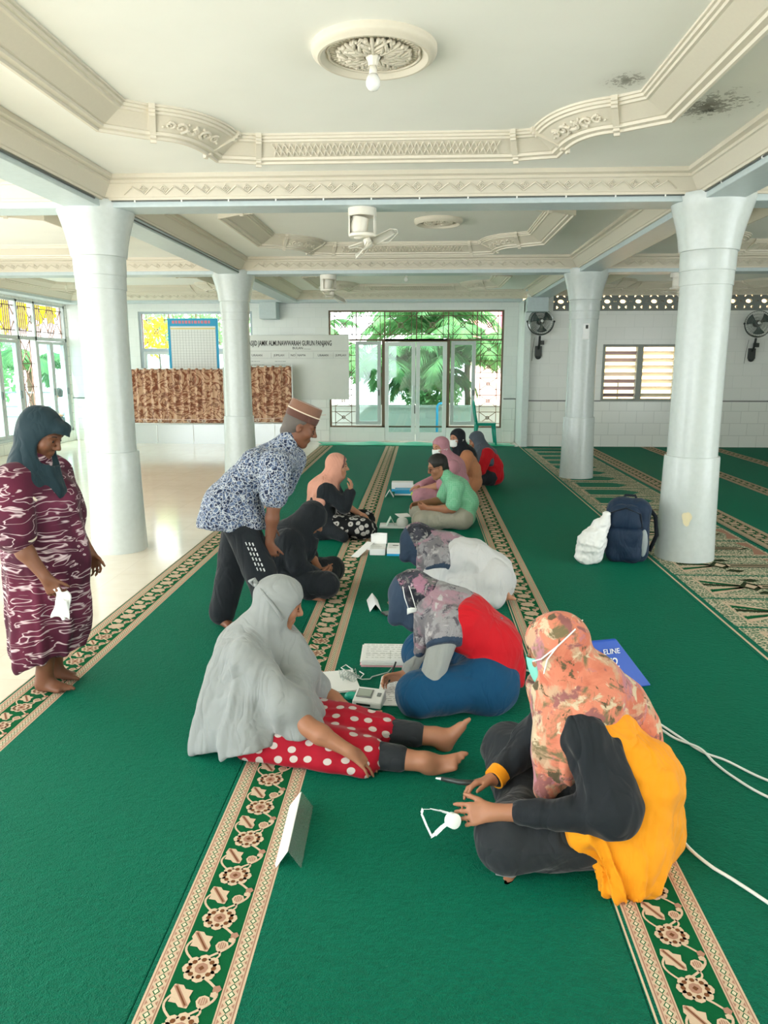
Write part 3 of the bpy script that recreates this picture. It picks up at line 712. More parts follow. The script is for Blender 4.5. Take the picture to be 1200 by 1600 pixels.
for i in range(n):
    y0 = 1.62+st*i; y1 = y0+st-.025; mb = MB(); z = CT+.0006
    a, b = x0+.075, x1-.05
    def q(u0, u1, v0, v1, k, mi): mb.poly([(a+(b-a)*u0, y0+(y1-y0)*v0, z+k*.0004), (a+(b-a)*u1, y0+(y1-y0)*v0, z+k*.0004), (a+(b-a)*u1, y0+(y1-y0)*v1, z+k*.0004), (a+(b-a)*u0, y0+(y1-y0)*v1, z+k*.0004)], mi)
    def pg(pts, k, mi): mb.poly([(a+(b-a)*u, y0+(y1-y0)*v, z+k*.0004) for u, v in pts], mi)
    q(0, 1, 0, 1, 0, 0)
    q(.10, .985, .10, .90, 1, 1); q(.115, .975, .125, .875, 2, 0)
    if y0 < 8.2:
        # fan of ribs spreading from a knot towards the aisle side, a long panel behind it
        for vv, mi in ((.78, 1), (.66, 2), (.52, 3), (.36, 1), (.24, 2), (.14, 1)):
            pg([(.12, vv), (.12, vv+.09), (.44, .52), (.44, .46)], 4, mi)
        pg([(.36, .50), (.44, .30), (.54, .50), (.44, .72)], 5, 3); pg([(.40, .50), (.44, .40), (.49, .50), (.44, .62)], 6, 1)
        pg([(.48, .40), (.82, .40), (.90, .50), (.82, .60), (.48, .60)], 5, 3); pg([(.50, .44), (.81, .44), (.86, .50), (.81, .56), (.50, .56)], 6, 1); pg([(.52, .47), (.80, .47), (.83, .50), (.80, .53), (.52, .53)], 7, 3)
        for s in (-1, 1): pg([(.42, .5+s*.30), (.52, .5+s*.36), (.58, .5+s*.26), (.48, .5+s*.2)], 5, 3)
        pg([(.86, .12), (.97, .12), (.97, .88), (.86, .88), (.93, .5)], 4, 4)
    else:
        pg([(.14, .15), (.62, .15), (.78, .5), (.62, .85), (.14, .85)], 4, 5)
        for v in (.13, .87): q(.12, .8, v-.02, v+.02, 5, 6)
    mb.build('mat_panel', mats, root)
# green cloth folded along the far end of the carpet
def fold(u, v): return (-2.1+3.95*u+.05*math.sin(9*v), 15.05+.55*v+.04*math.sin(7*u), .014+.022*abs(math.sin(PI*v))*(1+.6*math.sin(23*u+3*v))+.018*max(0, math.sin(31*u+5))*math.sin(PI*v))
mb = MB(); mb.grid(fold, 90, 10)
mg = NT('bright_green_cloth'); mcl = mg.pbr('#12b184', .55, sheen=.3)
tag(mb.build('floor_cloth', mcl, smooth=True, solid=.006), 'crumpled bright green cloth laid along the far carpet ends before the doors', 'cloth')
# ================================================================ outdoors, seen through the glass
def leafmat(name, col, tr):
    t = NT(name); n = t.noise(t.coord(), 6, 2)['Fac']; c = t.mix(n, col, tr)
    d = t.n.new('ShaderNodeBsdfDiffuse'); t.l.new(c, d.inputs[0]); q = t.n.new('ShaderNodeBsdfTranslucent'); t.l.new(c, q.inputs[0])
    mx = t.n.new('ShaderNodeMixShader'); mx.inputs[0].default_value = .45; t.l.new(d.outputs[0], mx.inputs[1]); t.l.new(q.outputs[0], mx.inputs[2]); t.l.new(mx.outputs[0], t.out.inputs[0]); return t.m
M_PALM = leafmat('palm_leaf', '#4f8f6b', '#86b070'); M_BUSH = leafmat('bush_leaf', '#6fae80', '#a3cc8c'); M_YLEAF = leafmat('yellow_leaf', '#dfe04a', '#f0e22e')
M_TRUNK = flat('palm_trunk', '#6e6655', .9); M_CONC = flat('concrete', '#aeb5b0', .9, .3, 20); M_YARD = flat('yard_paving', '#c9cabf', .9)
tag(MB().bx(-26, 24, 16.35, 40, -.2, -.02).bx(-26, -7.9, 4, 16.35, -.2, -.02).build('yard_ground', M_YARD), kind='structure')
tag(MB().bx(-6.5, 4, 17.9, 18.1, -.02, .62).bx(-6.5, 4, 17.86, 18.14, .62, .67).build('garden_wall', M_CONC), 'low grey concrete wall outside the glass doors', 'wall')
tag(MB().tube([(.36, 17.7, -.02), (.36, 17.7, .66), (.40, 17.76, .72), (.52, 17.8, .73)], .03, 10).build('water_pipe', flat('blue_plastic_pipe', '#2fa3d8', .4), smooth=True), 'bright blue plastic pipe standing against the concrete wall outside', 'pipe')
def frond(L, ang, el, droop, mat, parent, origin, seed):
    rr = random.Random(seed); mb = MB(); n = 26; pts = []
    for i in range(n+1):
        t = i/n; r = L*t; e = el-droop*t*t
        pts.append(Vector((0, 0, 0)) if i == 0 else pts[-1]+Vector((math.cos(ang)*math.cos(e), math.sin(ang)*math.cos(e), math.sin(e)))*(L/n))
    mb.tube(pts, [.022*(1-i/n)+.004 for i in range(n+1)], 5)
    for i in range(3, n+1):
        t = i/n; d = (pts[i]-pts[i-1]).normalized(); sd = d.cross(Vector((0, 0, 1))).normalized(); ll = L*.26*math.sin(PI*min(1, .12+t*.85))+.06
        for k in (0, .5):
            p = pts[i-1].lerp(pts[i], k)
            for s in (-1, 1):
                tip = p+sd*s*ll*(.72+.1*rr.random())+d*ll*.55+Vector((0, 0, -ll*(.35+.35*rr.random()))); mid = p.lerp(tip, .5)+Vector((0, 0, ll*.08)); w = d*.026
                mb.add([p-w, p+w, mid+w*.9, tip, mid-w*.9], [(0, 1, 2, 3, 4)])
    o = mb.build('frond', mat, parent); o.location = origin; return o
def palm(x, y, h, n, L, seed, label, up=.9):
    root = thing('palm_tree', label, 'palm tree', (x, y, -.02), 0, 'palms outside the doors'); rr = random.Random(seed)
    MB().tube([(.02*math.sin(i), 0, h*i/6) for i in range(7)], [.10, .085, .08, .075, .075, .075, .08], 10).build('trunk', M_TRUNK, root, smooth=True)
    for i in range(n): frond(L*(.8+.35*rr.random()), 2*PI*i/n+rr.random()*.5, up*(.15+.85*rr.random()), 1.5+.7*rr.random(), M_PALM, root, (0, 0, h), seed*50+i)
    return root
palm(-1.05, 19.0, 1.55, 24, 2.0, 1, 'drooping green palm outside the left door leaf', .9)
palm(1.15, 19.2, 1.75, 24, 2.1, 2, 'green palm outside the right side light of the doors', .95)
palm(.1, 19.3, 1.25, 20, 1.6, 9, 'small young palm close behind the concrete wall, between the door leaves', .9)
palm(.15, 21.4, 2.5, 22, 2.4, 3, 'taller palm farther back, over the gap between the doors', 1.1)
palm(-3.6, 22.5, 2.3, 13, 2.2, 7, 'palm beyond the garden wall, left of the doors behind the whiteboard', 1.1)
palm(-9.9, 18.6, 1.5, 12, 1.6, 4, 'low palm outside the left side windows')
def bush(name, x, y, z, rx, rz, n, mat, label, cat, seed, s=.09):
    rr = random.Random(seed); mb = MB()
    for i in range(n):
        u = Vector((rr.gauss(0, 1), rr.gauss(0, 1), rr.gauss(0, 1))).normalized()*(.55+.5*rr.random())
        p = Vector((x+u.x*rx, y+u.y*rx*.7, z+u.z*rz)); a = Vector((rr.gauss(0, 1), rr.gauss(0, 1), rr.gauss(0, 1))).normalized(); b = a.orthogonal().normalized(); q = s*(.6+.8*rr.random())
        mb.add([p-a*q, p+b*q*.45, p+a*q, p-b*q*.45], [(0, 1, 2, 3)])
    return tag(mb.build(name, mat), label, cat)
bush('bush', .25, 18.75, .9, .75, .42, 1300, M_BUSH, 'leafy green bush over the concrete wall behind the door gap', 'bush', 5, .07)
bush('bush', -13.2, 20.4, 1.7, 2.0, 1.5, 3000, M_BUSH, 'big pale green bush outside the left side windows', 'bush', 6, .11)
bush('tree', -18.6, 24.5, 3.6, 3.0, 2.3, 3000, M_BUSH, 'tall pale green tree outside beyond the terrace railing', 'tree', 8, .16)
bush('tree', -7.2, 23.5, 3.0, 1.9, 1.1, 1900, M_BUSH, 'leafy tree seen through the transom above the paper banner', 'tree', 9, .11)
bush('flowering_shrub', -13.6, 23.6, 3.7, 2.5, 1.0, 1500, M_YLEAF, 'yellow leafed shrub behind the left side transom grille', 'shrub', 10, .18)
bush('flowering_shrub', -6.9, 19.6, 2.35, .55, .5, 200, M_YLEAF, 'yellow leafed shrub behind the back left window corner', 'shrub', 11, .09)
for nm, x, y, h, r in (('trunk', -18.6, 24.5, 3.2, .14), ('trunk', -7.2, 23.5, 2.6, .11), ('trunk', -13.6, 23.6, 3.2, .07), ('trunk', -6.9, 19.6, 2.1, .03), ('trunk', -13.2, 20.4, .8, .05), ('trunk', .25, 18.75, .7, .03)):
    for o in [o for o in bpy.data.objects if o.get('category') in ('tree', 'shrub', 'bush') and o.type == 'MESH' and abs(sum(v.co.x for v in o.data.vertices)/len(o.data.vertices)-x) < .3]:
        MB().tube([(x, y, -.02), (x+.03, y, h*.5), (x, y, h)], [r, r*.8, r*.6], 8).build(nm, M_TRUNK, o)
M_PINK = flat('pink_painted_wall', '#f6c9c4', .8); M_WARM = flat('warm_cream_wall', '#f3c384', .8)
rt = thing('pink_house', 'pink house wall with a red frame seen through the right transom', 'house', (2.9, 25.5, 0))
MB().bx(-1.4, 2.6, 0, .3, -.02, 5.4).build('wall', M_PINK, rt)
mb = MB(); boxframe(mb, -1.2, .6, 2.4, 4.2, -.06, 0, .08); mb.bx(-.34, -.26, -.06, 0, 2.4, 4.2); mb.build('window_surround', flat('red_frame', '#e06a7c', .6), rt)
tag(MB().bx(2.6, 14, 20.6, 20.8, -.02, 5).build('neighbour_wall', M_WARM), 'sunlit warm cream wall outside the louvre window', 'wall')
rt = thing('railing', 'grey metal terrace railing outside the left side windows', 'railing', (-11.2, 17.9, 0))
mb = MB()
for z in (.35, .6, .95): mb.bar((-3.2, .4, z), (4.6, 0, z), .04)
mb.build('rail', flat('grey_metal', '#7f8c92', .5), rt)
for i in range(6): MB().bar((-3.2+1.55*i, .4-.08*i, -.02), (-3.2+1.55*i, .4-.08*i, .97), .05).build('post', MATS['grey_metal'], rt)
# ================================================================ figures: smooth distance fields meshed as one surface
V = lambda *a: np.array(a, dtype=np.float64)
def nrm(v): v = np.asarray(v, float); return v/max(1e-9, np.linalg.norm(v))
class Field:
    def __init__(s, h): s.h = h; s.ops = []
    def cap(s, a, b, ra, rb=None, k=.02, op='u'): s.ops.append(('c', V(*a), V(*b), ra, ra if rb is None else rb, k, op)); return s
    def ball(s, c, r, k=.02, op='u'): return s.cap(c, c, r, r, k, op)
    def ell(s, c, r, M=None, k=.02, op='u'): s.ops.append(('e', V(*c), V(*r), np.eye(3) if M is None else M, None, k, op)); return s
    def cut(s, p, n, k=.01): s.ops.append(('p', V(*p), nrm(n), None, None, k, 'i')); return s       # keeps the side n points to
    def chain(s, pts, rs, k=.02, op='u'):
        for i in range(len(pts)-1): s.cap(pts[i], pts[i+1], rs[i], rs[i+1], k, op)
        return s
    def mesh(s, name, mats, parent, base, disp=None, relax=1, matfn=None):
        h = s.h; lo = V(9, 9, 9)*9.; hi = -lo
        for o in s.ops:
            if o[6] != 'u': continue
            if o[0] == 'c': a = np.minimum(o[1]-o[3], o[2]-o[4]); b = np.maximum(o[1]+o[3], o[2]+o[4])
            else: r = max(o[2]); a = o[1]-r; b = o[1]+r
            lo = np.minimum(lo, a); hi = np.maximum(hi, b)
        pad = 4*h+.03; lo = lo-pad; hi = hi+pad; N = np.ceil((hi-lo)/h).astype(int)+1
        ax = [(lo[i]+h*np.arange(N[i])).astype(np.float32) for i in range(3)]
        D = np.full(N, 1.0, np.float32)
        for o in s.ops:
            kind, k, op = o[0], o[5], o[6]
            if kind == 'p': sl = [slice(0, N[i]) for i in range(3)]
            else:
                if kind == 'c': a = np.minimum(o[1]-o[3], o[2]-o[4]); b = np.maximum(o[1]+o[3], o[2]+o[4])
                else: r = max(o[2]); a = o[1]-r; b = o[1]+r
                m = k+3*h+.02; sl = [slice(max(0, int((a[i]-m-lo[i])/h)), max(0, min(N[i], int((b[i]+m-lo[i])/h)+2))) for i in range(3)]
            X, Y, Z = ax[0][sl[0]][:, None, None], ax[1][sl[1]][None, :, None], ax[2][sl[2]][None, None, :]
            if min(X.size, Y.size, Z.size) == 0: continue
            if kind == 'c':
                A, B = o[1], o[2]; d = B-A; L = float(d @ d)
                x, y, z = X-A[0], Y-A[1], Z-A[2]
                t = np.clip((x*d[0]+y*d[1]+z*d[2])/L, 0, 1) if L > 1e-12 else np.zeros((1, 1, 1), np.float32)
                d_ = np.sqrt((x-t*d[0])**2+(y-t*d[1])**2+(z-t*d[2])**2)-(o[3]+t*(o[4]-o[3]))
            elif kind == 'e':
                x, y, z = X-o[1][0], Y-o[1][1], Z-o[1][2]; M = o[3]; q = [(M[i][0]*x+M[i][1]*y+M[i][2]*z) for i in range(3)]
                k0 = np.sqrt(sum((q[i]/o[2][i])**2 for i in range(3))); k1 = np.sqrt(sum((q[i]/o[2][i]**2)**2 for i in range(3)))
                d_ = k0*(k0-1)/np.maximum(k1, 1e-6)
            else: d_ = -((X-o[1][0])*o[2][0]+(Y-o[1][1])*o[2][1]+(Z-o[1][2])*o[2][2])
            d_ = d_.astype(np.float32); W = D[sl[0], sl[1], sl[2]]; k = max(k, 1e-4)
            if op == 'u': q = np.maximum(k-np.abs(W-d_), 0)/k; W[...] = np.minimum(W, d_)-q*q*k*.25
            elif op == 's': q = np.maximum(k-np.abs(W+d_), 0)/k; W[...] = np.maximum(W, -d_)+q*q*k*.25
            else: q = np.maximum(k-np.abs(W-d_), 0)/k; W[...] = np.maximum(W, d_)+q*q*k*.25
        if disp is not None:
            I = np.argwhere(np.abs(D) < .035); P = lo+I*h
            D[I[:, 0], I[:, 1], I[:, 2]] += disp(P).astype(np.float32)
        D[0], D[-1], D[:, 0], D[:, -1], D[:, :, 0], D[:, :, -1] = (1,)*6
        v, f = nets(D, lo, h)
        for _ in range(relax): v = smooth_quads(v, f)
        fl_ = CT+.0006 if base[2] >= 0 else base[2]+.001
        v[:, 2] = np.maximum(v[:, 2], fl_); v = v-np.asarray(base)
        me = bpy.data.meshes.new(name); me.vertices.add(len(v)); me.vertices.foreach_set('co', v.astype(np.float32).ravel())
        me.loops.add(len(f)*4); me.loops.foreach_set('vertex_index', f.astype(np.int32).ravel())
        me.polygons.add(len(f)); me.polygons.foreach_set('loop_start', np.arange(0, len(f)*4, 4, dtype=np.int32))
        me.update(calc_edges=True); me.shade_smooth()
        for m in (mats if isinstance(mats, (list, tuple)) else [mats]): me.materials.append(m)
        if matfn is not None:
            c = v[f].mean(axis=1)+np.asarray(base); me.polygons.foreach_set('material_index', matfn(c).astype(np.int32))
        me.validate(); o = bpy.data.objects.new(name, me); COL.objects.link(o)
        if parent is not None: o.parent = parent
        return o
def nets(D, lo, h):
    S = D < 0; c = [S[i:S.shape[0]-1+i, j:S.shape[1]-1+j, k:S.shape[2]-1+k] for i in (0, 1) for j in (0, 1) for k in (0, 1)]
    a = c[0].copy(); o = c[0].copy()
    for q in c[1:]: a &= q; o |= q
    I = np.argwhere(o & ~a); idx = np.full(o.shape, -1, np.int32); idx[I[:, 0], I[:, 1], I[:, 2]] = np.arange(len(I))
    off = [(i, j, k) for i in (0, 1) for j in (0, 1) for k in (0, 1)]
    val = np.stack([D[I[:, 0]+p[0], I[:, 1]+p[1], I[:, 2]+p[2]] for p in off], 1)
    pos = np.zeros((len(I), 3)); cnt = np.zeros(len(I))
    for x in range(8):
        for y in range(x+1, 8):
            if sum(abs(off[x][q]-off[y][q]) for q in range(3)) != 1: continue
            va, vb = val[:, x], val[:, y]; m = (va < 0) != (vb < 0); t = np.where(m, va/np.where(m, va-vb, 1), 0)
            pos += m[:, None]*(np.array(off[x])+t[:, None]*(np.array(off[y])-np.array(off[x]))); cnt += m
    v = lo+h*(I+pos/np.maximum(cnt, 1)[:, None]); F = []
    for axn in range(3):
        sl0 = [slice(None)]*3; sl1 = [slice(None)]*3; sl0[axn] = slice(0, -1); sl1[axn] = slice(1, None)
        A, B = S[tuple(sl0)], S[tuple(sl1)]; E = np.argwhere(A != B); u, w = (axn+1) % 3, (axn+2) % 3
        E = E[(E[:, u] > 0) & (E[:, w] > 0) & (E[:, u] < S.shape[u]-1) & (E[:, w] < S.shape[w]-1)]
        if len(E) == 0: continue
        du = np.zeros(3, int); du[u] = 1; dw = np.zeros(3, int); dw[w] = 1
        q = [E-du-dw, E-dw, E, E-du]; q = np.stack([idx[p[:, 0], p[:, 1], p[:, 2]] for p in q], 1)
        s = A[E[:, 0], E[:, 1], E[:, 2]]; q[~s] = q[~s][:, ::-1]; F.append(q)
    return v, np.concatenate(F)
def smooth_quads(v, f, lam=.5):
    n = len(v); acc = np.zeros((n, 3)); cnt = np.zeros(n)
    for i in range(4):
        a, b = f[:, i], f[:, (i+1) % 4]
        for d in range(3): acc[:, d] += np.bincount(a, v[b, d], n)+np.bincount(b, v[a, d], n)
        cnt += np.bincount(a, minlength=n)+np.bincount(b, minlength=n)
    return v*(1-lam)+lam*acc/np.maximum(cnt, 1)[:, None]
def wob(P, s=1., seed=0):
    r = np.random.RandomState(seed); out = np.zeros(len(P))
    for i in range(5):
        k = r.normal(size=3)*s*6*(1+.6*i); out += np.sin(P @ k+r.rand()*6.28)/(1+.6*i)
    return out/2.2
def folds(center, axis, n, amp, seed=0, twist=1.2, t0=0., t1=.5):
    """pleats that fan out along an axis from a centre, stronger away from it"""
    c = V(*center); a = nrm(axis); u = nrm(np.cross(a, (0.3, .9, .2))); w = np.cross(a, u)
    def fn(P):
        q = P-c; t = q @ a; th = np.arctan2(q @ w, q @ u); g = np.clip((t-t0)/(t1-t0), 0, 1)
        ph = th*n+twist*wob(P, 1., seed)
        return -amp*g*(np.maximum(0, np.sin(ph))**1.5-.35+.4*np.sin(ph*.5+2))-amp*.3*wob(P, 3., seed+3)
    return fn
def creases(amp, s=2., seed=0, d=None):
    """soft pulled creases, like crumpled cloth"""
    def fn(P):
        a = wob(P, s, seed); return amp*(np.abs(a)*1.2-.5)+amp*.4*wob(P, s*2.2, seed+5)
    return fn
def addf(*fs): return lambda P: sum(f(P) for f in fs)
# ---------------------------------------------------------------- anatomy
class Pose: pass
def frame(f, up=(0, 0, 1)):
    f = nrm(f); l = nrm(np.cross(up, f)); u = np.cross(f, l); return f, l, u
def head_prims(F, c, f, hs=1.0, nose=1.0, old=0):
    f, l, u = frame(f); M = np.array([f, l, u]); P = lambda a, b, d: V(*c)+hs*(a*f+b*l+d*u)
    F.ell(P(-.012, 0, .035), np.array((.094, .076, .084))*hs, M, .01)
    F.ell(P(.018, 0, -.04), np.array((.066, .060, .074))*hs, M, .03)
    F.ball(P(.062, 0, -.098), .020*hs, .03)                              # chin
    for s in (-1, 1):
        F.cap(P(.0, .052*s, -.075), P(.055, .018*s, -.098), .014*hs, .014*hs, .03)   # jaw line
        F.ball(P(.058, .040*s, -.022), .026*hs, .03)                     # cheek
        F.cap(P(.082, .012*s, .032), P(.070, .048*s, .030), .011*hs, .010*hs, .015)   # brow
    for s in (-1, 1): F.ball(P(.092, .031*s, .010), .013*hs, .014, 's')   # eye socket
    for s in (-1, 1): F.ball(P(.073, .031*s, .009), .0135*hs, .004)
    F.cap(P(.086, 0, .018), P(.108*nose, 0, -.020), .008*hs, .012*hs, .012)
    for s in (-1, 1): F.ball(P(.096, .012*s, -.026), .009*hs, .008)
    F.ell(P(.083, 0, -.056), np.array((.011, .024, .0065))*hs, M, .007); F.ell(P(.080, 0, -.069), np.array((.011, .021, .0075))*hs, M, .007)
    F.cap(P(.092, -.016, -.0625), P(.092, .016, -.0625), .0022*hs, None, .003, 's')
    for s in (-1, 1):
        F.ell(P(-.004, .077*s, -.006), np.array((.020, .010, .032))*hs, M, .006); F.ball(P(.006, .086*s, -.002), .009*hs, .006, 's')
    return P
def hand_prims(F, wr, d, n, thumb, curl=.5, sc=1.0, spread=.12, curls=None, thumbout=.6):
    """palm from the wrist along d, palm facing n, thumb on side thumb (+1/-1 times d x n)"""
    d = nrm(d); n = nrm(np.asarray(n, float)-d*np.dot(n, d)); s = np.cross(d, n)*thumb; w = V(*wr)
    pal = .082*sc
    for i, a in enumerate((.030, .011, -.010, -.029)):
        F.cap(w+s*a*.55*sc+d*.012*sc, w+s*a*sc+d*(pal-abs(i-1.2)*.004*sc), .0125*sc, .0108*sc, .012)
    F.cap(w-d*.01*sc, w+d*.02*sc, .020*sc, .018*sc, .02)
    Ls = (.070, .078, .073, .056); rs = (.0088, .0090, .0086, .0076)
    for i, a in enumerate((.031, .011, -.010, -.030)):
        c = curl if curls is None else curls[i]; p = w+s*a*sc+d*(pal-abs(i-1.2)*.004*sc); dirv = nrm(d+s*(a/.03)*spread); ang = 0
        for j, fr in enumerate((.44, .31, .25)):
            ang += c*(.75, .95, .6)[j]; e = nrm(dirv*math.cos(ang)+n*math.sin(ang)); q = p+e*Ls[i]*fr*sc
            F.cap(p, q, rs[i]*(1-.09*j)*sc, rs[i]*(1-.09*(j+1))*sc, .004); p = q
    p = w+s*.020*sc+d*.018*sc; e = nrm(d*.75+s*thumbout+n*.25)
    q = p+e*.042*sc; F.cap(p, q, .0135*sc, .0105*sc, .012); e2 = nrm(e+d*.35+n*.2*curl); r = q+e2*.030*sc; F.cap(q, r, .0098*sc, .0088*sc, .005)
    e3 = nrm(e2+d*.2+n*.25*curl); F.cap(r, r+e3*.024*sc, .0088*sc, .0072*sc, .005)
def foot_prims(F, an, toe, up=(0, 0, 1), sc=1.0, side=1):
    """ankle joint, direction of the toes, sole facing -up; side = +1 if the big toe lies to the left of the toe direction"""
    t = nrm(toe); u = nrm(np.asarray(up, float)-t*np.dot(up, t)); l = np.cross(u, t)*side; a = V(*an)
    P = lambda x, y, z: a+sc*(t*x+l*y+u*z)
    F.cap(P(-.005, 0, .03), P(-.02, 0, -.035), .034*sc, .030*sc, .03)      # ankle to heel
    F.ball(P(-.035, 0, -.035), .028*sc, .02)
    F.cap(P(0, .004, -.012), P(.10, .010, -.042), .034*sc, .020*sc, .03)
    F.cap(P(-.02, -.012, -.04), P(.10, -.022, -.048), .022*sc, .016*sc, .02); F.cap(P(.02, .015, -.04), P(.11, .024, -.046), .02*sc, .018*sc, .02)
    for s in (-1, 1): F.ball(P(-.005, .028*s, .006), .014*sc, .01)          # ankle bones
    for i, (y, L, r) in enumerate(((.030, .045, .0125), (.013, .043, .0088), (0, .038, .0082), (-.013, .031, .0078), (-.026, .024, .0076))):
        x0 = .112-.010*i*(i > 0)-.003*i; p = P(x0, y, -.047); q = P(x0+L*.55, y*1.06, -.046); F.cap(p, q, r*sc, r*1.03*sc, .006); F.cap(q, P(x0+L, y*1.08, -.053), r*1.02*sc, r*.85*sc, .004)
def limb(F, a, b, c, r, k=.025):
    """two-bone limb with a muscle belly on each bone"""
    a, b, c = V(*a), V(*b), V(*c)
    m1 = a*.6+b*.4; m2 = b*.7+c*.3
    F.chain([a, m1, b], [r[0], r[0]*1.02, r[1]], k); F.chain([b, m2, c], [r[1], r[1]*1.08, r[2]], k)
class Person:
    """joints in world coordinates; one continuous body, garments as children"""
    def __init__(s, base, label, J, f, h=.008, hs=.97, skin=None, cat='person', group=None, build=1.0, feet=True):
        s.base = V(base[0], base[1], base[2] if len(base) > 2 else CT); s.J = {k: V(*v) for k, v in J.items()}; s.h = h; s.f = nrm(f); s.hs = hs; s.b = build
        s.root = thing('person', label, cat, tuple(s.base), 0, group); s.skin = skin or M_SKIN
        j = s.J; s.lat = nrm(j['shL']-j['shR']); s.chf = nrm(np.cross(s.lat, j['neck']-j['pelvis'])); s.feet = feet
    def torso(s, F, inf=0., k=.05, bust=True):
        j = s.J; b = s.b; lat = s.lat; hl = nrm(j['hipL']-j['hipR'])
        F.cap(j['hipL'], j['hipR'], .098*b+inf, None, k)
        mid = j.get('mid', (j['pelvis']+j['chest'])/2)
        for q in (-1, 1):
            F.cap(j['pelvis']+hl*.055*q, mid+lat*.05*q, .095*b+inf, .088*b+inf, k); F.cap(mid+lat*.05*q, j['chest']+lat*.065*q, .088*b+inf, .090*b+inf, k)
            if bust: F.ball(j['chest']+s.chf*.06+lat*.07*q-nrm(j['neck']-j['chest'])*.02, .062*b+inf, k)
        F.cap(j['chest'], j['neck']*.75+j['chest']*.25, .09*b+inf, .05+inf, k); F.cap(j['shL']*.93+j['neck']*.07, j['shR']*.93+j['neck']*.07, .050+inf, None, k)
    def body(s, hands={}, feet={}, eyes=True, nose=1.0, brow='#2a1d18', hsc=.93):
        F = Field(s.h); j = s.J; s.torso(F)
        s.HP = head_prims(F, j['head'], s.f, s.hs, nose)
        F.cap(j['neck'], s.HP(-.02, 0, -.06), .050, .048, .03)
        for q in 'LR':
            limb(F, j['sh'+q], j['el'+q], j['wr'+q], (.045, .036, .025)); limb(F, j['hip'+q], j['kn'+q], j['an'+q], (.078, .055, .036))
            d = hands.get(q)
            if d: hand_prims(F, j['wr'+q], d[0], d[1], (-1 if q == 'L' else 1)*(d[3] if len(d) > 3 else 1), d[2], hsc, **(d[4] if len(d) > 4 else {}))
            d = feet.get(q)
            if d: foot_prims(F, j['an'+q], d[0], d[1], .92, 1 if q == 'R' else -1)
        o = F.mesh('body', s.skin, s.root, s.base, relax=1)
        if eyes:
            P = s.HP
            for q in (-1, 1):
                c = P(.0825, .031*q, .009)-s.base; MB().ball(c, .0065*s.hs, 10).build('eye', M_EYE, s.root, smooth=True)
                a = [P(.088-.012*abs(t-.3), (.014+.036*t)*q, .030+.006*math.sin(2.6*t))-s.base for t in (0, .25, .5, .75, 1)]
                MB().tube([tuple(p) for p in a], [.003, .0038, .0036, .003, .0018], 5).build('eyebrow', flat('brow', brow, .9), s.root)
        return o
    def shirt(s, mat, inf=.016, sleeve=(1, 1), cuff=.0, name='shirt', disp=None, h=None, extra=None, sleevemat=None, up=.052, lo=.040, hem=None, k=.05, bust=True, split=False, matfn=None):
        """torso garment; sleeve = fraction of each arm covered (0..1 upper arm, 1..2 forearm)"""
        F = Field(h or s.h); j = s.J; s.torso(F, inf, k, bust)
        F.cap(j['neck'], j['neck']*.8+j['head']*.2, .056+inf*.4, None, .02)
        G = Field(h or s.h) if split else F
        for q, a in zip('LR', sleeve):
            if a <= 0: continue
            S, E, W = j['sh'+q], j['el'+q], j['wr'+q]
            G.cap(S, S+(E-S)*min(1, a), up+inf, up*.86+inf, .03)
            if a > 1: G.cap(E, E+(W-E)*(a-1), up*.86+inf, lo+inf*.6, .025)
        if extra: extra(F)
        if hem: F.cut(*hem)
        o = F.mesh(name, mat, s.root, s.base, disp, 1, matfn)
        if split: G.mesh('sleeve', sleevemat, s.root, s.base, disp, 1)
        return o
    def trousers(s, mat, inf=.018, frac=(.93, .93), name='trousers', disp=None, h=None, extra=None, rr=(.086, .066, .055), waist=.6):
        F = Field(h or s.h); j = s.J; F.cap(j['hipL'], j['hipR'], .10*s.b+inf, None, .05); F.cap(j['pelvis'], j['pelvis']*(1-waist)+j.get('mid', (j['pelvis']+j['chest'])/2)*waist, .115*s.b+inf*.6, .11*s.b+inf*.5, .05)
        for q, a in zip('LR', frac):
            H, K, A = j['hip'+q], j['kn'+q], j['an'+q]; E = K+(A-K)*a
            F.cap(H, K, rr[0]+inf, rr[1]+inf, .04); F.cap(K, E, rr[1]+inf, rr[2]+inf*.6, .03)
        if extra: extra(F)
        return F.mesh(name, mat, s.root, s.base, disp, 1)
    def scarf(s, mat, drapes=(), disp=None, h=None, name='headscarf', face=(.064, .035, -.07), inf=.014, brim=.0, cuts=(), matfn=None, k=.05, extra=None, neckr=.072):
        F = Field(h or s.h); c = s.J['head']; f, l, u = frame(s.f); M = np.array([f, l, u]); hs = s.hs; P = s.HP
        F.ell(P(-.014, 0, .035), np.array((.098, .080, .088))*hs+inf, M, .02)
        F.ell(P(.012, 0, -.045), np.array((.068, .066, .082))*hs+inf, M, .05)
        F.cap(P(-.03, 0, -.05), s.J['neck'], .070+inf*.5, neckr+inf, .05)
        if brim: F.cap(P(.085, -.02, .075), P(.085, .02, .075), .014+brim*.5, None, .03); F.cap(P(.09, 0, .07), P(.09+brim, 0, .055), .02, .012, .03)
        for d in drapes: F.cap(d[0], d[1], d[2], d[3], d[4] if len(d) > 4 else k)
        if extra: extra(F)
        if face: F.ell(P(.097, 0, (face[1]+face[2])/2), np.array((face[0]+.011, .112, (face[1]-face[2])/2+.031))*hs, M, .008, 's')
        for q in cuts: F.cut(*q)
        return F.mesh(name, mat, s.root, s.base, disp, 2, matfn)
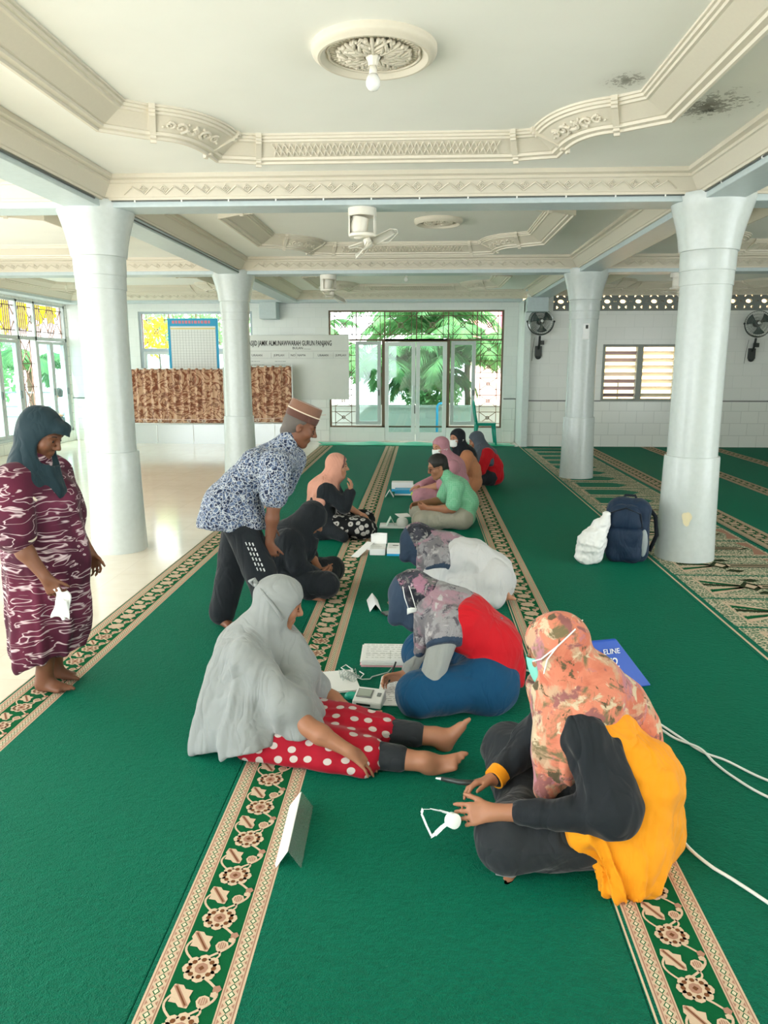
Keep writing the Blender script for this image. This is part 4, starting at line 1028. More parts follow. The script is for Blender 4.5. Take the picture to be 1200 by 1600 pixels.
    def mask(s, mat, straps=True, lift=0.0, back=False):
        P = s.HP; mb = MB(); b = s.base
        def fn(u, v): x = 2*u-1; return tuple(P(.112+.006*math.sin(PI*v)-.055*x*x+lift, .066*x, .0-.092*v-.0*x)-b)
        mb.grid(fn, 12, 8); m = mb.build('face_mask', mat, s.root, smooth=True, solid=.003)
        if straps:
            sb = MB()
            for q in (-1, 1):
                for z in (-.008, -.085): sb.tube([tuple(P(.06, .066*q, z)-b), tuple(P(.02, .092*q, z*.6-.005)-b), tuple(P(-.03, .100*q, -.01)-b)], .0018, 5)
            sb.build('ear_loop', M_STRAP, m)
        return m
# ---------------------------------------------------------------- skin and cloth
def m_skin(name, col, dark):
    t = NT(name); co = t.coord(); n = t.noise(co, 18, 4, .6)['Fac']; n2 = t.noise(co, 240, 2)['Fac']
    return t.pbr(t.mix(t.math('MULTIPLY', n, .5), col, dark), .5, normal=t.bump(n2, .15, .001), sss=.12, spec=.4)
M_SKIN = m_skin('skin_tan', '#a9765a', '#8a583e'); M_SKIND = m_skin('skin_brown', '#7d523c', '#603b2a'); M_SKINP = m_skin('skin_light', '#c18d70', '#a66f53')
M_EYE = flat('dark_eye', '#1c1410', .2); M_STRAP = flat('white_elastic', '#e9ebe8', .7)
def wrinkles(t, co, weave, amt):
    """height of pulled creases plus the weave"""
    n = t.noise(t.map(co, (1.0, 1.0, .55), (.3, .2, .4)), 7, 2, .5, 1.2)['Fac']; r = t.math('ABSOLUTE', t.math('SUBTRACT', n, .5))
    return t.math('ADD', t.math('MULTIPLY', r, 5.0*amt), t.math('MULTIPLY', weave, .10))
def m_cloth(name, col, dark=None, rough=.85, weave=420, sheen=.15, bump=.25, wrinkle=1.0):
    t = NT(name); co = t.coord(); n = t.noise(co, 9, 4, .6)['Fac']; w = t.noise(co, weave, 2)['Fac']; w = wrinkles(t, co, w, wrinkle)
    c = lin(col); d = lin(dark) if dark else tuple(x*.82 for x in c[:3])+(1,)
    return t.pbr(t.mix(t.math('MULTIPLY', n, .6), c, d), rough, normal=t.bump(w, .5, .012), sheen=sheen, spec=.25)
def m_print(name, base, blots, scale=9, warp=.6, rough=.85, fine=None):
    """printed cloth: blots = [(colour, scale, low, high)] laid one over the other"""
    t = NT(name); co = t.coord(); c = lin(base)
    for i, (col, sc, a, b) in enumerate(blots):
        m = t.map(co, (1, 1, 1), (i*.7, i*.4, .2*i), (i*3.1, i*1.7, 0)); n = t.noise(m, sc, 5, .62, warp)['Fac']
        c = t.mix(t.ramp(n, [(a, (0, 0, 0, 1)), (b, (1, 1, 1, 1))]), c, col)
    return t.pbr(c, rough, normal=t.bump(wrinkles(t, co, t.noise(co, 380, 2)['Fac'], 1.0), .5, .012), sheen=.12, spec=.2)
# ================================================================ the people
M_GREYJ = m_cloth('grey_jersey', '#8f9392', '#838787', .75, 500, .3, .15)
M_BLACKC = m_cloth('black_cloth', '#20252a', '#15191d'); M_CHARC = m_cloth('charcoal_cloth', '#2b2f33', '#1f2326')
M_ORANGE = m_cloth('orange_cotton', '#f09c1a', '#dd880c', .8, 380, .1); M_BLUEP = m_cloth('teal_blue_trousers', '#0a476b', '#083a59')
M_RED = m_cloth('red_cotton', '#c40e1d', '#a90b18', .75); M_GREYS = m_cloth('light_grey_sleeve', '#989c99', '#8a8e8b')
M_WHITEG = m_cloth('white_gown', '#cfcfcf', '#bfc0c2'); M_PEACH = m_cloth('peach_cloth', '#bf8460', '#ad7350'); M_PINKC = m_cloth('dusty_pink_cloth', '#bd8893', '#ab7884')
M_PEACHH = m_cloth('pale_peach_scarf', '#d09884', '#bd8672'); M_DGREY = m_cloth('slate_scarf', '#565f69', '#48505a'); M_NAVYP = m_cloth('navy_scarf', '#34455a', '#2a3a4d')
M_BEIGET = m_cloth('stone_trousers', '#a5a192', '#949082'); M_SKYS = m_cloth('pale_blue_shirt', '#b9d9e6', '#a6cad9'); M_DARKTEAL = m_cloth('dark_teal_scarf', '#20353d', '#17282f', .8)
M_LTEAL = flat('pale_mask', '#e9efea', .8); M_TEALM = flat('teal_mask', '#7fd0bf', .8)
M_HAIR = flat('black_hair', '#17130f', .55, .5, 120); M_HAIRG = flat('greying_hair', '#5b544e', .7, .5, 160)
M_FLNAVY = m_print('navy_flower_print', '#3d3e48', [('#24262e', 9, .45, .52), ('#8b8a88', 12, .57, .61), ('#6a6867', 17, .55, .60), ('#9c7183', 6.5, .59, .64), ('#bb9eaa', 13, .62, .67)])
M_FLGREY = m_print('grey_flower_print', '#918f92', [('#737074', 9, .48, .56), ('#55525a', 15, .56, .61), ('#997c87', 6, .56, .63), ('#aeaaab', 11, .57, .63), ('#474a53', 20, .61, .65)])
M_FLORANGE = m_print('coral_flower_print', '#cf7f66', [('#bd6a54', 5, .5, .6), ('#bf9c80', 7, .50, .57), ('#75694d', 9, .57, .64), ('#b07882', 6, .55, .61), ('#c9b598', 14, .57, .62), ('#5d523d', 16, .59, .63), ('#925e5b', 12, .58, .63)])
def m_polka():
    t = NT('red_polka_cloth'); co = t.coord(); s = t.sep(co); v = t.comb(s[0], t.math('ADD', s[1], s[2]), 0.)
    vo = t.n.new('ShaderNodeTexVoronoi'); vo.voronoi_dimensions = '2D'; t.l.new(v, vo.inputs['Vector']); vo.inputs['Scale'].default_value = 13.5; vo.inputs['Randomness'].default_value = .5
    d = t.math('LESS_THAN', vo.outputs['Distance'], .235); n = t.noise(co, 260, 2)['Fac']
    r = t.mix(t.noise(co, 10, 3)['Fac'], '#ab0f28', '#8d0b1f'); return t.pbr(t.mix(d, r, '#bdb2ac'), .75, normal=t.bump(n, .2, .002), sheen=.15, spec=.2)
M_POLKA = m_polka()
def m_maroon():
    t = NT('maroon_streak_print'); co = t.coord(); w = t.noise(co, 4, 2)['Color']
    v = t.new('VectorMath', operation='ADD'); t.l.new(t.map(co, (2.6, 2.6, 13), (.32, .40, 0)), v.inputs[0]); t.l.new(w, v.inputs[1])
    n = t.noise(v.outputs[0], 2.0, 2, .45, .4)['Fac']; li = t.ramp(n, [(.40, (0, 0, 0)), (.425, (1, 1, 1)), (.45, (0, 0, 0)), (.60, (0, 0, 0)), (.63, (1, 1, 1)), (.66, (0, 0, 0))])
    b = t.ramp(t.noise(co, 2.5, 2)['Fac'], [(.35, '#5f2339'), (.5, '#43192b'), (.65, '#7a3550')])
    return t.pbr(t.mix(li, b, '#d6c0c4'), .8, sheen=.15, spec=.2)
M_MAROON = m_maroon()
def m_batik():
    t = NT('blue_batik_print'); co = t.coord(); vw = t.new('VectorMath', operation='MULTIPLY_ADD'); t.l.new(t.noise(co, 26, 2)['Color'], vw.inputs[0]); vw.inputs[1].default_value = (.045, .045, .045); t.l.new(co, vw.inputs[2]); co = vw.outputs[0]; e = t.voro(co, 44, 'DISTANCE_TO_EDGE')['Distance']; f = t.voro(t.map(co, (1, 1, 1), (.4, .3, 0)), 85)['Distance']
    n = t.noise(co, 50, 3, .6, .5)['Fac']
    a = t.math('LESS_THAN', e, .07); b = t.math('LESS_THAN', f, .18); c = t.mix(t.math('GREATER_THAN', n, .5), '#232d45', '#5d6d8b')
    c = t.mix(b, c, '#a9b0b8'); c = t.mix(a, c, '#b4bac1'); return t.pbr(c, .8, sheen=.1, spec=.2)
M_BATIK = m_batik()
def m_check():
    t = NT('mint_check_shirt'); co = t.coord(); s = t.sep(co); q = []
    for i in (0, 1, 2): q.append(t.math('GREATER_THAN', t.math('SINE', t.math('MULTIPLY', s[i], 330.)), .55))
    k = t.math('MAXIMUM', t.math('MAXIMUM', q[0], q[1]), q[2]); return t.pbr(t.mix(t.math('MULTIPLY', k, .35), '#6cb58b', '#a5d3b6'), .8, sheen=.1, spec=.2)
M_CHECK = m_check()
def m_bw():
    t = NT('black_white_flower_skirt'); co = t.coord(); d = t.voro(co, 17)['Distance']; n = t.noise(co, 40, 3)['Fac']
    f = t.math('LESS_THAN', t.math('ADD', d, t.math('MULTIPLY', n, .25)), .56); g = t.math('LESS_THAN', d, .16)
    return t.pbr(t.mix(g, t.mix(f, '#151618', '#b0aca7'), '#3a3836'), .85, spec=.2)
M_BW = m_bw()
# ---------------------------------------------------------------- woman in grey, nearest on the left
J = dict(pelvis=(-.80, 3.02, .13), hipR=(-.78, 2.92, .13), hipL=(-.78, 3.13, .13), mid=(-.80, 3.03, .27), chest=(-.76, 3.05, .40), neck=(-.69, 3.07, .52), head=(-.615, 3.09, .615),
         shR=(-.74, 2.91, .45), elR=(-.45, 2.77, .20), wrR=(-.275, 2.72, .125), shL=(-.70, 3.20, .45), elL=(-.45, 3.18, .16), wrL=(-.275, 3.09, .085),
         knR=(-.35, 2.82, .08), anR=(.045, 2.77, .055), knL=(-.31, 3.00, .09), anL=(.10, 2.975, .058))
p = Person((-.6, 3.0), 'person in a long grey headscarf and red polka dot skirt, sitting with legs stretched out', J, (.93, .16, -.30), h=.0055, hs=.95)
p.body({'R': ((.80, -.05, -.55), (-.5, .3, -.8), .25, 1, dict(spread=.30)), 'L': ((.95, -.25, -.02), (0, .1, 1), .22, 1, dict(spread=.1))}, {'R': ((.80, -.25, .42), (-.42, -.45, .85)), 'L': ((.52, .06, .86), (-.85, .1, .5))}, brow='#3a2b22')
F = Field(.008); j = p.J
for q in 'RL': F.cap(j['hip'+q], j['kn'+q], .105, .080, .06); F.cap(j['kn'+q], j['kn'+q]+(j['an'+q]-j['kn'+q])*.38, .080, .070, .05)
F.cap((-.76, 2.97, .10), (-.76, 3.11, .10), .10, None, .05); F.cap((-.72, 2.84, .05), (-.22, 2.72, .045), .045, .03, .05); F.cap((-.45, 2.92, .07), (-.24, 2.89, .05), .08, .05, .08); F.cut((0, 0, CT+.004), (0, 0, 1))
F.mesh('skirt', M_POLKA, p.root, p.base, addf(creases(.006, 1.6, 4), folds((-.9, 2.95, .1), (1, 0, 0), 9, .006, 3, t0=.1, t1=.6)), 2)
p.trousers(M_CHARC, -.006, (.72, .68), 'leggings', rr=(.08, .068, .058))
hem = ((-.99, 2.9, .0), (-.26, .06, 1))
p.scarf(M_GREYJ, [((-.66, 3.07, .56), (-.74, 3.05, .42), .070, .125), ((-.74, 3.05, .42), (-.78, 3.02, .10), .14, .185), ((-.755, 2.99, .38), (-.80, 2.95, .12), .135, .16), (j['shR'], (-.53, 2.82, .26), .075, .080), ((-.53, 2.82, .26), (-.485, 2.81, .16), .08, .085), (j['shL'], (-.47, 3.17, .18), .075, .080),
        ((-.82, 2.99, .30), (-.885, 2.92, .03), .10, .115), ((-.72, 2.90, .25), (-.70, 2.83, .05), .11, .12), ((-.56, 2.95, .25), (-.50, 2.95, .15), .10, .10), ((-.62, 3.10, .50), (-.54, 3.07, .30), .07, .10)],
        addf(folds((-.66, 3.05, .62), (-.12, -.1, -1), 9, .016, 11, 1.5, .03, .4), creases(.004, 1.5, 3)), .0065, cuts=(hem, ((0, 0, CT+.003), (0, 0, 1))), k=.045, face=(.048, .02, -.075))
P = p.HP; b = p.base
MB().tube([tuple(P(*q)-b) for q in ((.025, -.106, -.035), (-.005, -.108, -.005), (-.05, -.098, .03), (-.10, -.055, .055), (-.122, 0, .062), (-.10, .055, .06))], [.0065]*6, 8).build('headscarf_tie', M_GREYJ, p.root, smooth=True)
MB().tube([tuple(P(*q)-b) for q in ((-.118, 0, .06), (-.145, -.012, .085), (-.16, .005, .068), (-.135, .01, .05))], [.008, .010, .009, .006], 8).ball(tuple(P(-.128, 0, .062)-b), .014).build('tie_knot', M_GREYJ, p.root, smooth=True)
# ---------------------------------------------------------------- woman in orange, nearest on the right
J = dict(pelvis=(.70, 2.34, .13), hipL=(.67, 2.24, .125), hipR=(.68, 2.46, .125), mid=(.72, 2.36, .27), chest=(.62, 2.38, .42), neck=(.545, 2.39, .57), head=(.465, 2.41, .695),
         shL=(.545, 2.235, .46), elL=(.60, 2.11, .275), wrL=(.245, 2.165, .236), shR=(.55, 2.54, .44), elR=(.43, 2.61, .25), wrR=(.275, 2.45, .185),
         knL=(.29, 2.19, .125), anL=(.45, 2.58, .06), knR=(.36, 2.76, .13), anR=(.36, 2.25, .06))
p = Person((.55, 2.35), 'person in an orange and black shirt and coral flowered headscarf, sitting cross-legged', J, (-.86, .40, -.34), h=.0055, hs=.97)
p.body({'L': ((-1, .02, -.14), (.05, .80, -.55), .5, 1, dict(curls=(.35, .5, .6, .7))), 'R': ((-.95, -.25, -.10), (-.1, -.5, -.85), .5, 1, {})}, {'R': ((-.45, -.9, -.05), (.6, -.3, .75)), 'L': ((-.3, .95, 0), (.7, .2, .7))}, brow='#2a1d18')
p.trousers(M_CHARC, .020, (1.02, 1.0), disp=creases(.010, 1.7, 5), rr=(.092, .080, .055), h=.007)
MB().tube([(.355-.55, 2.20-2.35, .028), (.30-.55, 2.165-2.35, .022), (.255-.55, 2.165-2.35, .022)], [.026, .028, .020], 10).build('sock', flat('grey_sock', '#8f9394', .9), p.root, smooth=True)
j = p.J
def xt(F):
    F.cap((.72, 2.26, .30), (.68, 2.16, .13), .13, .10, .08); F.cap((.70, 2.15, .13), (.62, 2.08, .035), .07, .035, .06); F.cap((.70, 2.22, .14), (.52, 2.14, .20), .10, .06, .06); F.cap((.78, 2.36, .24), (.79, 2.34, .08), .13, .12, .08); F.cap((.79, 2.30, .10), (.72, 2.12, .045), .07, .045, .06)
p.shirt(M_ORANGE, .022, (0, 0), disp=addf(creases(.009, 1.9, 21), folds((.50, 2.2, .40), (.35, -.3, -1), 9, .016, 6, 1.6, .1, .35)), h=.006, extra=xt, hem=((0, 0, CT+.003), (0, 0, 1)))
F = Field(.006)
for q in 'LR':
    S, E, W = j['sh'+q], j['el'+q], j['wr'+q]; e2 = W+(E-W)*(.24 if q == 'L' else .10)
    F.cap(S+(j['neck']-S)*.55+V(-.03, 0, -.01), S, .070, .080, .05); F.cap(S, E, .080, .068, .05); F.cap(E, e2, .064, .040, .04)
    if q == 'L': F.cap(S+V(.04, -.005, -.05), E+V(.035, .005, .03), .066, .06, .05)
# raglan seam: the black panels stop short of the back
F.ops.append(('c', V(.70, 2.40, .52), V(.74, 2.20, .47), .085, .085, .012, 's')); F.ops.append(('c', V(.66, 2.31, .56), V(.645, 2.235, .535), .075, .060, .012, 's'))
F.mesh('sleeve', M_BLACKC, p.root, p.base, addf(creases(.008, 2.2, 8), folds(j['elL'], j['shL']-j['elL'], 6, .006, 8, 1.6, -.1, .2)), 1)
c0 = j['wrR']+(j['elR']-j['wrR'])*.14; c1 = j['wrR']+(j['elR']-j['wrR'])*-.02
MB().tube([tuple(c0-p.base), tuple(c1-p.base)], [.043, .040], 16).build('cuff', M_ORANGE, p.root, smooth=40)
p.scarf(M_FLORANGE, [((.56, 2.39, .60), (.63, 2.42, .52), .085, .10), ((.60, 2.40, .59), (.77, 2.42, .42), .085, .06), ((.70, 2.41, .50), (.82, 2.38, .34), .065, .025), ((.70, 2.47, .50), (.80, 2.46, .38), .08, .04), ((.54, 2.36, .57), (.56, 2.29, .51), .075, .055), ((.54, 2.325, .54), (.525, 2.275, .475), .098, .070), ((.60, 2.36, .55), (.56, 2.29, .50), .09, .075),
        ((.47, 2.36, .58), (.455, 2.29, .40), .085, .075), ((.455, 2.29, .40), (.425, 2.28, .25), .065, .040), ((.50, 2.36, .56), (.48, 2.27, .34), .075, .05), ((.45, 2.44, .56), (.47, 2.48, .36), .08, .06)],
        addf(folds((.50, 2.38, .72), (.05, -.25, -1), 8, .010, 31, 1.3, .05, .4), creases(.003, 1.8, 13)), .006, k=.05, face=(.055, .03, -.07))
m = p.mask(M_TEALM, False); P = p.HP; b = p.base
sb = MB()
for q in (1, -1):
    sb.tube([tuple(P(.066, .075*q, -.004)-b), tuple(P(.02, .112*q, .010)-b), tuple(P(-.05, .108*q, .045)-b), tuple(P(-.105, .050*q, .075)-b)], .0026, 6); sb.tube([tuple(P(.06, .070*q, -.088)-b), tuple(P(.03, .104*q, -.045)-b), tuple(P(.0, .113*q, .005)-b), tuple(P(-.05, .110*q, .046)-b)], .0026, 6)
sb.build('mask_cord', M_STRAP, m)
# ---------------------------------------------------------------- women writing, bent over their papers
def writer(base, label, J, f, gown, vest, lower, lowm, h, tail, hands, feet=None, trim=M_NAVYP, hipx=None):
    p = Person(base, label, J, f, h=h, hs=.96, skin=M_SKINP); p.body(hands, feet or {}, eyes=False)
    j = p.J; b0 = p.base
    p.trousers(lower, .034, (1.0, 1.0), lowm, disp=creases(.008, 1.6, int(base[1]*3)), rr=(.085, .074, .058), extra=lambda F: F.cap(J['hipL'], J['hipR'], .148, None, .05))
    if vest is not None:
        p.shirt(gown, .012, (1, 1.75), disp=creases(.005, 2.0, 7)); F = Field(h); p.torso(F, .031, .05); F.cap((j['pelvis']+V(.06, 0, .02)), j['pelvis']+V(.04, 0, -.04), .11, .11, .06)
        F.cut(j['neck']+(j['chest']-j['neck'])*.45, j['mid']-j['neck'], .02); F.cut(j['pelvis']+V(0, 0, -.03), j['mid']-j['pelvis'], .02)
        F.mesh('vest', vest, p.root, p.base, addf(creases(.005, 2.0, 17), folds(j['neck'], j['pelvis']-j['neck'], 7, .006, 4, 1.2, .1, .4)), 2)
    else:
        def xg(F): F.cap(j['pelvis'], j['pelvis']+V(.03, 0, -.05), .16, .14, .06); F.cap(j['hipL'], j['knL'], .125, .10, .05); F.cap(j['hipR'], j['knR'], .125, .10, .05)
        p.shirt(gown, .026, (1, 1.8), disp=addf(creases(.006, 1.8, 19), folds(j['neck'], j['pelvis']-j['neck'], 8, .008, 9, 1.2, .1, .5)), name='gown', extra=xg, hem=((0, 0, CT+.003), (0, 0, 1)))
    fw_ = p.f; dr = Field(h)
    hd, nk, ch = j['head'], j['neck'], j['chest']
    def mf(c):
        q = (c-hd) @ nrm(V(-.75, -.1, -.35)); return (q > .035).astype(int)
    p.scarf([M_FLNAVY, M_NAVYP], [(hd+V(.02, 0, .02), nk, .09, .10), (hd+V(-.05, -.02, -.03), hd+V(-.09, -.05, -.10), .070, .040), (hd+V(.03, -.05, -.04), hd+V(.0, -.07, -.12), .07, .04)], creases(.004, 2.2, 6), face=None, matfn=mf, k=.05)
    F = Field(h); F.cap(nk+V(-.01, 0, -.01), ch*.6+nk*.4, .098, .125, .05); F.cap(j['shL']*.9+nk*.1, j['shR']*.9+nk*.1, .088, None, .06); F.cap(nk, V(*tail), .10, .035, .07); F.cap(nk*.5+j['shL']*.5, V(*tail)+V(-.08, -.08, -.03), .09, .04, .06)
    F.cap(j['shL'], j['shL']+(j['elL']-j['shL'])*.25, .085, .085, .04)
    F.cap(nk+V(-.07, -.07, -.02), nk+V(-.10, -.09, -.22), .06, .03, .04)
    d = nrm(V(*tail)-hd); lim = (j['shL']-hd) @ nrm(V(.35, -.6, -.72))+.052
    nn_ = nrm(V(.12, -.62, -.76)); F.cut(j['shL']+nn_*.078, -nn_, .006)
    def mf2(c):
        q = (c-j['shL']) @ nn_; return (q > .056).astype(int)
    F.mesh('scarf_drape', [M_FLGREY, trim], p.root, p.base, addf(creases(.004, 2.2, 9), folds(hd, nk-hd, 7, .006, 2, 1.2, .1, .4)), 2, mf2)
    return p
J = dict(pelvis=(.36, 3.50, .13), hipL=(.33, 3.39, .125), hipR=(.33, 3.62, .125), mid=(.37, 3.51, .28), chest=(.23, 3.52, .41), neck=(.10, 3.56, .475), head=(-.035, 3.59, .50), shL=(.13, 3.38, .40), elL=(.06, 3.29, .20), wrL=(.02, 3.36, .085), shR=(.13, 3.70, .40), elR=(.09, 3.66, .17), wrR=(-.085, 3.555, .085),
         knL=(-.00, 3.28, .115), anL=(.22, 3.66, .06), knR=(.02, 3.80, .115), anR=(.12, 3.36, .055))
pw = writer((.2, 3.5), 'person in a red vest with grey sleeves and blue trousers, bent low writing on papers', J, (-.62, -.05, -.78), M_GREYS, M_RED, M_BLUEP, 'trousers', .006, (.38, 3.50, .40),
       {'L': ((-.9, .1, -.25), (0, 0, -1), .30, 1, {}), 'R': ((-1, -.05, -.15), (.1, -.8, -.5), .75, 1, {})})
m = MB(); b = pw.base
for a_ in (((-.085, 3.475, .585), (-.075, 3.468, .53), (-.055, 3.455, .475)), ((-.055, 3.475, .59), (-.035, 3.462, .53), (-.015, 3.450, .465))): m.tube([tuple(V(*q)-b) for q in a_], .0022, 6)
hm = MB().grid(lambda u, v: tuple(V(-.062+.05*u, 3.455+.010*v-.012*math.sin(PI*u), .480-.035*v*(1-.4*u)+.008*math.sin(3*u))-b), 8, 5).build('face_mask', M_LTEAL, pw.root, smooth=True, solid=.003); m.build('mask_cord', M_STRAP, hm, smooth=True)
J = dict(pelvis=(.50, 5.07, .19), hipL=(.48, 4.98, .18), hipR=(.48, 5.17, .18), mid=(.38, 5.06, .31), chest=(.24, 5.06, .35), neck=(.10, 5.08, .40), head=(-.02, 5.10, .42), shL=(.13, 4.93, .33), elL=(.06, 4.88, .16), wrL=(-.10, 4.93, .075), shR=(.13, 5.22, .33), elR=(.06, 5.26, .16), wrR=(-.10, 5.16, .075),
         knL=(.12, 4.94, .10), anL=(.50, 4.90, .075), knR=(.12, 5.22, .10), anR=(.50, 5.18, .075))
writer((.25, 5.05), 'person in a white gown and navy flowered headscarf, bowed down, bare foot behind', J, (-.55, -.05, -.83), M_WHITEG, None, M_WHITEG, 'trousers', .007, (.36, 5.05, .40),
       {'L': ((-1, 0, -.2), (0, 0, -1), .4, 1, {}), 'R': ((-1, 0, -.2), (0, 0, -1), .4, 1, {})}, {'L': ((1, -.25, -.12), (-.05, -.75, -.65)), 'R': ((1, 0, -.1), (0, 0, -1))})
# ---------------------------------------------------------------- old man bending forward
J = dict(pelvis=(-1.15, 4.49, .76), hipR=(-1.13, 4.40, .74), hipL=(-1.15, 4.58, .74), mid=(-1.10, 4.50, .90), chest=(-.99, 4.52, 1.02), neck=(-.85, 4.57, 1.16), head=(-.755, 4.60, 1.265), shR=(-.87, 4.38, 1.05), elR=(-.885, 4.34, .80), wrR=(-.915, 4.34, .585), shL=(-.84, 4.74, 1.04), elL=(-.93, 4.80, .80), wrL=(-1.0, 4.74, .62),
         knR=(-.98, 4.33, .41), anR=(-.86, 4.25, .075), knL=(-1.20, 4.58, .41), anL=(-1.26, 4.45, .075))
p = Person((-1.05, 4.45), 'person in a blue patterned batik shirt and brown cap, standing and leaning forward', J, (.90, .12, -.40), h=.007, hs=1.0, skin=M_SKIND, build=1.02)
p.body({'R': ((.12, .02, -1), (.2, 1, .1), 1.15, 1, {}), 'L': ((.1, 0, -1), (0, -1, 0), .9, 1, {})}, {'R': ((1, -.15, 0), (0, 0, 1)), 'L': ((.75, -.65, 0), (0, 0, 1))}, nose=1.02, brow='#4a423c')
def xo(F):
    F.cap((-1.20, 4.45, .80), (-1.22, 4.43, .70), .15, .16, .06); F.cap((-1.13, 4.46, .78), (-1.06, 4.42, .68), .13, .12, .06)
p.shirt(M_BATIK, .028, (.72, .72), disp=addf(creases(.006, 1.5, 23), folds(J['neck'], (-.3, -.05, -.4), 7, .007, 12, 1.1, .1, .4)), extra=xo, hem=((-1.2, 4.4, .665), (.05, 0, 1)), up=.066, bust=False)
p.trousers(M_BLACKC, .012, (.93, .93), disp=creases(.006, 1.3, 14), rr=(.098, .085, .078), extra=lambda F: None)
st = MB()                                                # three dashed white stripes down the near thigh
for i in range(3):
    for k_ in range(6):
        a = J['hipR']; b2 = J['knR']; t0 = .50+.09*k_; xo_ = .012+.022*i
        q = [tuple(V(*a)*(1-t)+V(*b2)*t+V(xo_, -.1035+.010*t-xo_*.35, .03)-p.base) for t in (t0, t0+.055)]
        st.bar(q[0], q[1], .008, .004)
st.build('trouser_stripe', flat('white_stripe', '#d9dcdd', .8), p.root)
P = p.HP; f, l, u = frame(p.f)
F = Field(.006); M = np.array([f, l, u]); F.ell(P(-.016, 0, .030), (.098, .082, .086), M, .02); F.cap(P(-.05, 0, -.03), P(-.06, 0, -.055), .062, .05, .03)
F.cap(P(.09, 0, .03), P(.10, 0, -.1), .085, .08, .02, 's'); F.cap(P(.03, -.09, -.015), P(.03, .09, -.015), .035, None, .02, 's')
F.mesh('hair', M_HAIRG, p.root, p.base, None, 2)
cp = thing('peci_cap', 'brown velvet cap with a pale band worn by the man in the batik shirt', 'cap', tuple(P(-.012, 0, .075)))
cp.rotation_euler = Matrix((f, l, u)).transposed().to_euler()
m1 = flat('brown_velvet', '#7d5a48', .9, .3, 200, sheen=.4); m2 = flat('dark_brown_velvet', '#5a3a30', .9, .3, 200, sheen=.3)
MB().lathe([(.092, -.030), (.095, .01), (.094, .012)], 36, sx=1.12, sy=.93).build('cap_band', m2, cp, smooth=40)
MB().lathe([(.094, .012), (.0945, .017), (.093, .019)], 36, sx=1.12, sy=.93).build('cap_piping', flat('pale_piping', '#d9c9b4', .8), cp, smooth=40)
MB().lathe([(.093, .019), (.090, .068), (.087, .073), (.070, .071), (.02, .066)], 36, sx=1.12, sy=.93).build('cap_crown', m1, cp, smooth=40)
# ---------------------------------------------------------------- woman standing at the left in a maroon dress
J = dict(pelvis=(-1.88, 3.50, .76), hipR=(-1.87, 3.42, .74), hipL=(-1.88, 3.58, .74), mid=(-1.87, 3.50, .92), chest=(-1.885, 3.49, 1.04), neck=(-1.87, 3.49, 1.18), head=(-1.83, 3.49, 1.315), shR=(-1.91, 3.335, 1.09), elR=(-1.86, 3.235, .85), wrR=(-1.735, 3.235, .675), shL=(-1.88, 3.64, 1.10), elL=(-1.82, 3.68, .86), wrL=(-1.70, 3.62, .70),
         knR=(-1.86, 3.43, .42), anR=(-1.905, 3.45, .075), knL=(-1.87, 3.58, .42), anL=(-1.93, 3.60, .075))
p = Person((-1.87, 3.5), 'person standing at the left in a maroon streaked dress and dark headscarf, looking down', J, (.86, -.08, -.46), h=.0065, hs=1.0, skin=M_SKIND, build=.97)
p.body({'R': ((.35, .12, -.9), (-.1, .9, .1), .8, 1, {}), 'L': ((.3, 0, -1), (0, -1, 0), .6, 1, {})}, {'R': ((1, -.22, 0), (0, 0, 1)), 'L': ((1, -.05, 0), (0, 0, 1))})
def xm(F):
    F.cap((-1.86, 3.52, .95), (-1.85, 3.52, .72), .15, .165, .08); F.cap((-1.85, 3.52, .72), (-1.87, 3.52, .24), .165, .15, .08); F.cap((-1.95, 3.47, .98), (-1.98, 3.46, .25), .10, .09, .08); F.cap((-1.82, 3.50, .66), (-1.80, 3.50, .40), .13, .12, .08); F.cap((-1.90, 3.43, .5), (-1.93, 3.42, .20), .12, .11, .06)
p.shirt(M_MAROON, .030, (.86, .86), disp=addf(folds((-1.88, 3.48, 1.1), (0, 0, -1), 8, .016, 15, .9, .05, .7), creases(.004, 1.5, 8)), name='dress', extra=xm, hem=((-1.9, 3.4, .185), (-.30, 0, 1)), up=.075)
e = p.J['shR']+(p.J['elR']-p.J['shR'])*.88
MB().tube([tuple(e+V(.088*math.cos(a)*.98+.0, .075*math.sin(a), -.088*.28*math.cos(a)+.004*math.sin(5*a))-p.base) for a in [2*PI*i/24 for i in range(24)]], .006, 6, closed=True).build('sleeve_trim', flat('cream_lace', '#d9cbb8', .9), p.root, smooth=True)
p.scarf(M_DARKTEAL, [((-1.87, 3.49, 1.22), (-1.88, 3.48, 1.12), .075, .125), ((-1.86, 3.47, 1.18), (-1.78, 3.43, 1.05), .085, .05), ((-1.86, 3.47, 1.16), (-1.775, 3.47, 1.04), .08, .045), ((-1.9, 3.48, 1.17), (-1.84, 3.37, 1.10), .085, .05)], addf(folds((-1.86, 3.48, 1.35), (.2, -.1, -1), 7, .007, 5, 1.2, .05, .3), creases(.003, 2, 2)), brim=.035, face=(.060, .035, -.085))
lc = MB(); pts = [(-1.955+.022*i, 3.362+.003*i-.0016*i*i*.3, 1.135-.0125*i+.004*(i % 2)) for i in range(9)]
lc.tube([tuple(V(*q)-p.base+V(0, -.055, -.01)) for q in pts], .007, 6); lc.build('collar_lace', MATS['cream_lace'], p.root, smooth=True)
